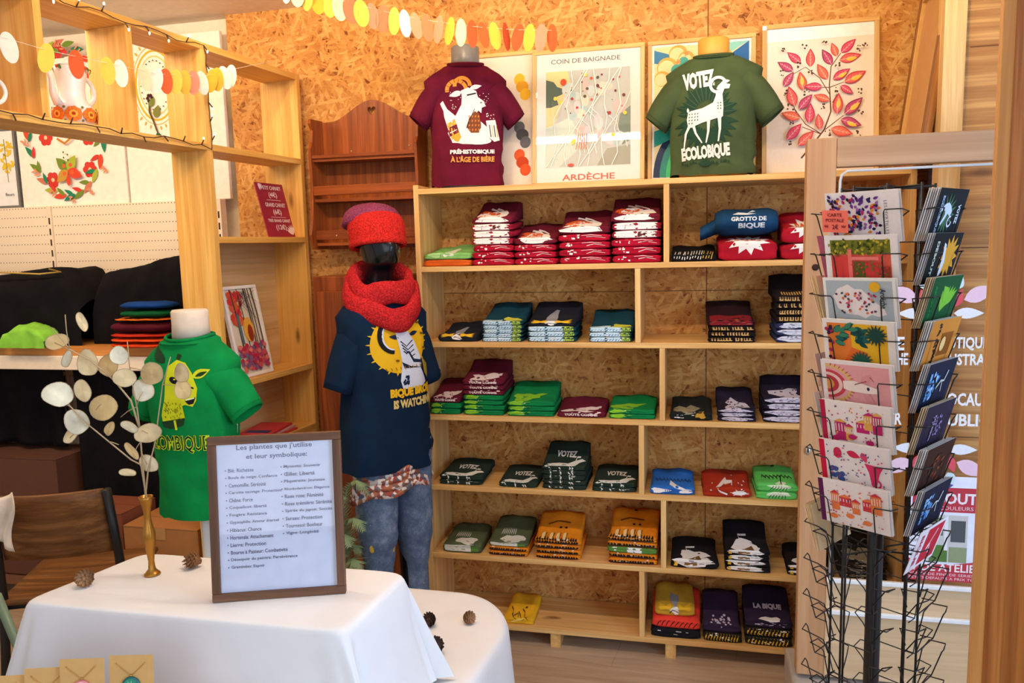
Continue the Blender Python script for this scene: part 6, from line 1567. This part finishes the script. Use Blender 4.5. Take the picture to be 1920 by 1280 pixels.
pendant(-.096, -1.855, .892, .28, 'kraft card just entering the picture at the bottom left corner', ((60, 60, 60), (220, 210, 200), (90, 90, 120), (200, 90, 80), (240, 220, 160)), 4)
# ================================================================ postcard spinner
RP = Vector((1.444, -1.055, 0)); PIT = .0866
rk = thing('postcard_rack', 'black wire spinner rack full of postcards, in front of the glazed door', 'rack', RP)
MB().tube([(0, 0, .014), (0, 0, 1.70)], .0165, 18).build('pole', plain('black_pole', (20, 22, 28), .35), rk)
MB().lathe([(.22, 0), (.22, .006), (.20, .0135)], n=40).build('base', BLACKWIRE, rk)
COLS = {'A': -36, 'B': 54, 'C': -126, 'D': 144}
RB = .082; ZB = lambda i: 1.5825-PIT*i
FACE = {'A': 'left front', 'B': 'right', 'C': 'far left', 'D': 'rear'}
def colM(ad):
    a = math.radians(ad); return Matrix.Rotation(a, 4, 'Z')     # local -Y is outward
for cn, ad in COLS.items():
    Mc = colM(ad); m = MB()
    for sx in (-1, 1): m.tube([Mc @ Vector((sx*.034, -RB, .10)), Mc @ Vector((sx*.034, -RB, 1.70))], .0026, 8)
    m.build('upright_wire', BLACKWIRE, rk)
    for z in (.15, .9, 1.695):
        MB().tube([Mc @ Vector((-.034, -RB, z)), Mc @ Vector((0, -.012, z)), Mc @ Vector((.034, -RB, z))], .0022, 6).build('spoke', BLACKWIRE, rk)
    for i in range(17):
        z = ZB(i)
        if z < .16: continue
        m = MB(); y0 = -RB-.003
        q = lambda x, y, zz: Mc @ Vector((x, y0-y, z+zz))
        for sx in (-1, 1):
            m.tube([q(sx*.034, 0, .002), q(sx*.060, .0, .045), q(sx*.082, .006, .060), q(sx*.082, .040, .064), q(sx*.052, .047, .064), q(sx*.049, .044, .058), q(sx*.047, .026, -.002), q(sx*.044, .0, -.004)], .0014, 6)
        m.tube([q(-.047, .026, -.002), q(.047, .026, -.002)], .0014, 6)
        m.build('wire_pocket', BLACKWIRE, rk)
EDGE = plain('card_edge', (232, 226, 218), .8)
NTH = ['top', 'second', 'third', 'fourth', 'fifth', 'sixth', 'seventh', 'eighth', 'ninth']
def pcard(cn, i, k, nk, label, art, tilt=.25, back=None, dx=0, sq=0.0):
    Mc = colM(COLS[cn]); y = -(RB+.003)-.006-.0032*k
    t = thing('postcard', label, 'postcard', (0, 0, 0), 0, 'postcards in the wire rack')
    # +tilt leans the top outward, to local -Y
    t.matrix_world = Matrix.Translation(RP+Vector((0, 0, ZB(i)))) @ Mc @ Matrix.Translation((dx, y, .0005)) @ Matrix.Rotation(tilt, 4, 'X') @ Matrix.Rotation(sq, 4, 'Y')
    MB().box((-.074, 0, 0), (.074, .0007, .105)).build('card', back or EDGE, t)
    if art: art.build('printed_face', t, at_y(0), 0, eps=.00006, off=.0001)
    return t
def C_(bg=None, edge=0):
    a = Art(74, 105, .001)
    if bg: a.rect(bg, edge, edge, 148-edge, 105-edge)
    return a
rg = random.Random(44)
def A1():
    a = C_((244, 238, 236)); 
    for k in range(150): a.leaf(((70, 40, 120), (110, 50, 140), (40, 36, 90), (226, 140, 40), (176, 40, 90), (150, 90, 170), (30, 30, 60))[rg.randrange(7)], rg.uniform(12, 108), rg.uniform(10, 92), rg.uniform(7, 12), 3, rg.uniform(0, 6.3))
    a.text((90, 84, 110), 'LES MYRTILLES', 92, 50, 160, 56, .0, PI/2); return a
def A2():
    a = C_((246, 240, 236)); a.rect((232, 100, 80), 12, 10, 134, 92); a.rect((120, 124, 40), 12, 10, 134, 40)
    for k in range(90): a.leaf(((150, 150, 40), (90, 100, 30), (200, 180, 60), (60, 70, 24))[k % 4], rg.uniform(12, 126), rg.uniform(12, 40), 8, 2.4, rg.uniform(0, 6))
    a.rect((224, 70, 66), 16, 44, 50, 92); a.rect((240, 120, 110), 50, 28, 58, 92); a.rect((244, 130, 120), 58, 44, 112, 51); a.rect((96, 90, 40), 62, 54, 84, 92); a.rect((214, 60, 60), 84, 58, 112, 92); a.rect((150, 60, 40), 116, 64, 134, 92)
    for k in range(40): a.leaf(((110, 110, 40), (206, 60, 60))[k % 2], rg.uniform(60, 130), rg.uniform(52, 88), 7, 2, rg.uniform(0, 6))
    return a
def A3():
    a = C_((240, 238, 232)); a.rect((178, 190, 196), 6, 6, 142, 100)
    a.poly((240, 230, 228), [(20, 40), (30, 24), (44, 18), (52, 14), (66, 24), (80, 24), (92, 36), (104, 50), (122, 62), (128, 76), (112, 82), (98, 78), (84, 86), (70, 80), (44, 78), (28, 66)])
    for k in range(46): a.leaf(((176, 40, 80), (90, 60, 90), (226, 120, 60), (80, 80, 90), (206, 90, 120))[k % 5], rg.uniform(30, 108), rg.uniform(30, 76), 7, 2.4, rg.uniform(0, 6))
    a.ell((236, 180, 40), 108, 18, 11); a.ell((220, 180, 80), 32, 92, 5); a.text((50, 50, 60), 'Ardèche', 103, 36, 145, 48, .02, PI/2); return a
def A4():
    a = C_((240, 232, 222)); a.rect((240, 184, 40), 60, 8, 134, 98); a.rect((236, 130, 50), 10, 8, 60, 98); a.poly((236, 110, 44), [(40, 98), (60, 60), (90, 70), (100, 98)])
    for k in range(30): a.leaf(((30, 96, 90), (20, 70, 70), (60, 130, 100))[k % 3], rg.uniform(20, 80), rg.uniform(14, 50), 22, 5, rg.uniform(-.8, .8))
    for k in range(16): a.leaf((30, 70, 60), 112, 30, 24, 3, k*.4)
    for k in range(18): a.ell(((180, 40, 80), (60, 30, 60))[k % 2], rg.uniform(10, 22), rg.uniform(10, 96), 4, n=8)
    for k in range(10): a.leaf((30, 90, 70), 80, 90, 26, 3, -k*.33); 
    return a
def A5():
    a = C_((240, 226, 222)); a.rect((232, 164, 164), 10, 8, 142, 100)
    for r, c in ((58, (226, 190, 110)), (50, (232, 164, 164)), (42, (206, 70, 80)), (34, (240, 200, 190)), (26, (190, 60, 70)), (16, (226, 150, 70))): a.poly(c, [(10+r*math.sin(PI*i/20), 54-r*math.cos(PI*i/20)*.78) for i in range(21)])
    for k in range(16): t = .2+k*.17; a.stroke((206, 80, 90), [(10+54*math.sin(t), 54-54*.78*math.cos(t)), (10+62*math.sin(t), 54-62*.78*math.cos(t))], 2)
    a.poly((244, 226, 214), [(46, 44), (70, 42), (100, 50), (120, 56), (118, 66), (96, 68), (60, 66), (46, 62)]); a.leaf((224, 150, 150), 84, 46, 30, 7, -.8); a.leaf((224, 150, 150), 86, 68, 30, 7, .7); a.stroke((150, 70, 70), [(70, 50), (96, 40)], 2); a.ell((50, 40, 60), 98, 57, 3, 4); a.ring((150, 70, 70), 84, 54, 30, 1.2, -.9, -.5); return a
def bld(c1, c2, band, seed):
    def f():
        r = random.Random(seed); a = C_((244, 232, 224)); a.rect(band, 0, 0, 11, 105)
        for k in range(5):
            x, y = 22+r.random()*10+k*22, 12+r.random()*48; w, h = 16+r.random()*12, 20+r.random()*24; c = (c1, c2)[k % 2]
            a.rect(c, x, y, x+w, y+h)
            for q in range(4): a.rect((244, 226, 214), x+2+q*w/4, y+4, x+2+q*w/4+2, y+h*.5)
            a.poly((c2, c1)[k % 2], [(x-2, y), (x+w/2, y-8), (x+w+2, y)])
        for k in range(3): a.ell(c1, 30+k*36, 86-(k % 2)*8, 9, 6)
        for k in range(46): a.ell((c1, c2, (90, 90, 130), (226, 120, 130))[k % 4], r.uniform(16, 140), r.uniform(6, 100), r.uniform(.9, 2.4), n=7)
        for k in range(22): a.leaf((c1, (206, 110, 120))[k % 2], r.uniform(16, 138), r.uniform(8, 98), 6, 1.6, r.uniform(0, 6))
        return a
    return f
def A7():
    a = C_((242, 230, 226)); a.rect((214, 24, 60), 0, 0, 12, 105); r = random.Random(3)
    for k in range(11): a.ell((70, 90, 150), 34+12*math.cos(k), 76+12*math.sin(k*1.3), 6)
    a.poly((224, 50, 100), [(96, 40), (134, 44), (126, 60), (118, 90), (108, 88), (104, 60)]); a.ring((224, 50, 100), 118, 84, 9, 4); a.ell((220, 40, 80), 40, 26, 9, 13); a.leaf((214, 40, 80), 60, 20, 30, 8, .3); a.leaf((224, 70, 110), 92, 16, 24, 7, 1.2)
    for k in range(60): a.leaf(((100, 110, 150), (220, 60, 100), (60, 70, 100))[k % 3], r.uniform(18, 140), r.uniform(6, 100), 5, 1.4, r.uniform(0, 6))
    return a
FA = [('white postcard with a purple myrtle-leaf pattern', A1), ('white-edged postcard of red arches under foliage', A2), ('grey-blue postcard with an illustrated map and a sun', A3), ('yellow and orange postcard with teal plants', A4), ('pink postcard with a goat head turned sideways', A5),
      ('cream postcard with magenta and ochre buildings', bld((200, 40, 110), (232, 170, 80), (190, 30, 70), 5)), ('cream postcard with blue berries and a red band', A7), ('cream postcard with orange buildings and a purple band', bld((240, 130, 70), (214, 60, 70), (96, 30, 80), 9))]
for i, (lk, fn) in enumerate(FA):
    n = 4
    for k in range(n):
        front = k == n-1
        lab = '%s, left-front column' % lk if front else 'white-edged postcard, %s behind the front one, %s pocket, left-front column' % (('third', 'second', 'first')[k], NTH[i])
        pcard('A', i, k, n, lab, fn() if front else None, dx=(rg.random()-.3)*.005*(not front), sq=(rg.random()-.5)*.02)
def Bdark(bg, draw):
    def f():
        a = C_(bg); draw(a); return a
    return f
def d_votez(a):
    for k in range(15): a.leaf((70, 110, 80), 62, 52, 44, 4, k*.42)
    a.poly((214, 226, 240), [(46, 30), (60, 28), (74, 34), (86, 46), (80, 56), (66, 50), (60, 60), (46, 74), (40, 72), (54, 52), (50, 44), (30, 46), (30, 40)]); a.ring((220, 226, 236), 86, 66, 10, 4, 0, 5)
    a.text((226, 232, 240), 'VOTEZ', 98, 44, 138, 58, .05, PI/2); a.text((170, 190, 226), 'ECOLOBIQUE', -12, 46, 62, 58, .05, PI/2)
def d_gold(a):
    for k in range(12): a.leaf((226, 160, 50), 100, 50, 46, 8, k*.52)
    a.poly((220, 226, 236), [(60, 20), (72, 24), (86, 60), (80, 88), (70, 90), (70, 50)]); a.text((200, 206, 190), 'DEBOUT', -6, 46, 64, 58, .05, PI/2)
def d_green(a):
    for k in range(6): a.leaf((130, 196, 60), 76+k*4, 76-k*3, 50, 8, -1.9+k*.25); 
    a.poly((130, 200, 60), [(60, 20), (84, 24), (98, 40), (84, 56), (70, 50)]); a.text((30, 130, 60), 'ARDECHE', -14, 46, 56, 58, .05, PI/2)
def d_orange(a):
    for k in range(14): a.leaf((60, 34, 20), 40+rg.uniform(-4, 6), 10+k*6, 16, 3, rg.uniform(-.6, .6))
    for k in range(8): a.stroke((150, 80, 20), [(66+k*8, 30), (72+k*7, 60), (64+k*8, 80)], 3)
    a.ell((240, 200, 130), 80, 54, 12, 16)
def d_blue(a):
    for k in range(26): a.leaf(((110, 170, 226), (170, 206, 240), (70, 130, 206))[k % 3], 50+rg.uniform(-22, 16), 52+rg.uniform(-26, 24), 14, 4, rg.uniform(0, 6))
    a.stroke((200, 206, 200), [(64, 60), (84, 44), (100, 46), (110, 24)], 5); a.stroke((200, 206, 200), [(90, 46), (96, 70)], 3); a.text((120, 180, 236), 'BIQUE', -8, 46, 52, 58, .05, PI/2)
def d_purple(a):
    for k in range(40): a.leaf((150, 130, 180), 74+rg.uniform(-24, 22), 52+rg.uniform(-22, 22), 9, 2, rg.uniform(0, 6))
    a.text((170, 150, 190), 'LA BIQUE', 22, 48, 80, 58, .05, PI/2)
def d_brown(a):
    for k in range(24): a.leaf(((110, 50, 24), (140, 66, 34), (80, 34, 20))[k % 3], 74+rg.uniform(-34, 30), 52+rg.uniform(-30, 28), 14, 4, rg.uniform(0, 6))
def d_red(a):
    a.rect((206, 40, 60), 52, 8, 140, 97); a.stroke((240, 200, 200), [(110, 20), (90, 50), (100, 80)], 5); a.leaf((240, 206, 206), 90, 50, 24, 5, 2.2); a.text((196, 60, 80), 'BIQUE', -10, 44, 66, 62, .05, PI/2)
FB = [('black postcard with a white goat lettered VOTEZ', (20, 28, 34), d_votez, 6), ('black postcard with golden leaves round a white figure', (22, 28, 30), d_gold, 4), ('dark green postcard with a lime drawing', (20, 84, 44), d_green, 5), ('orange postcard with dark grass', (214, 136, 50), d_orange, 5), ('midnight blue postcard with pale blue leaves, fifth pocket down', (22, 30, 56), d_blue, 4), ('dark purple postcard with a pale bush', (44, 34, 56), d_purple, 4), ('dark brown postcard', (60, 28, 20), d_brown, 5), ('midnight blue postcard with pale blue leaves, eighth pocket down', (20, 26, 50), d_blue, 4), ('red and white postcard lettered BIQUE', (242, 230, 232), d_red, 1)]
for i, (lk, bg, dr, n) in enumerate(FB):
    bk = plain('card_back_%d' % (i % 3), ((222, 214, 204), (206, 200, 196), (214, 190, 150))[i % 3 if i != 3 else 2], .8)
    for k in range(n):
        front = k == n-1
        lab = '%s, right-hand column' % lk if front else 'postcard %s from the front, %s pocket of the right-hand column' % (ORD[n-1-k], NTH[i])
        pcard('B', i, k, n, lab.replace('  ', ' '), Bdark(bg, dr)() if front else None, back=bk if not front else None, dx=-(.0025*(n-1-k))+(rg.random()-.5)*.003, tilt=.25 if i != 8 else .3)
PKT = plain('pale_pink_card', (240, 190, 176), .8); TAN = plain('straw_card', (240, 214, 170), .8); PKC = plain('pink_card', (226, 120, 150), .8)
for i, (c, nm, n) in enumerate(((EDGE, 'white', 0), (PKC, 'pink', 1), (TAN, 'tan', 4), (EDGE, 'white', 0), (PKT, 'pale pink', 1), (EDGE, 'white', 1), (TAN, 'tan', 0), (EDGE, 'white', 0), (TAN, 'straw-coloured', 4))):
    for k in range(n):
        lab = '%s card seen edge-on%s, %s pocket, far-left side of the rack' % (nm, '' if n == 1 else ', %s from the outside' % ORD[n-1-k], NTH[i] if i < 9 else 'ninth')
        pcard('C', i, k, n, lab, None, back=c, dx=(rg.random()-.5)*.006, tilt=.24+.02*k)
tg = thing('price_tag', 'coral price tag reading CARTE POSTALE on the top pocket of the rack', 'price tag', (0, 0, 0))
Mc = colM(COLS['A']); tg.matrix_world = Matrix.Translation(RP+Vector((0, 0, ZB(0)+.022))) @ Mc @ Matrix.Translation((-.046, -(RB+.003)-.047, 0)) @ Matrix.Rotation(.25, 4, 'X') @ Matrix.Rotation(.06, 4, 'Y')
MB().box((-.027, 0, 0), (.027, .0007, .046)).build('tag', plain('coral_card', (246, 116, 96), .7), tg)
a = Art(27, 46, .001); TCc = (120, 30, 40)
a.text(TCc, 'CARTE', 12, 6, 42, 13, .02); a.text(TCc, 'POSTALE', 8, 17, 46, 24, .02); a.text(TCc, '2€', 21, 29, 34, 39, .02)
for k in range(3): a.leaf(TCc, 8+k*2, 36, 7, 1, -2.2+k*.3); a.leaf(TCc, 46-k*2, 36, 7, 1, -.9-k*.3)
a.build('lettering', tg, at_y(0), 0, eps=.0001)
bpy.context.view_layer.update()
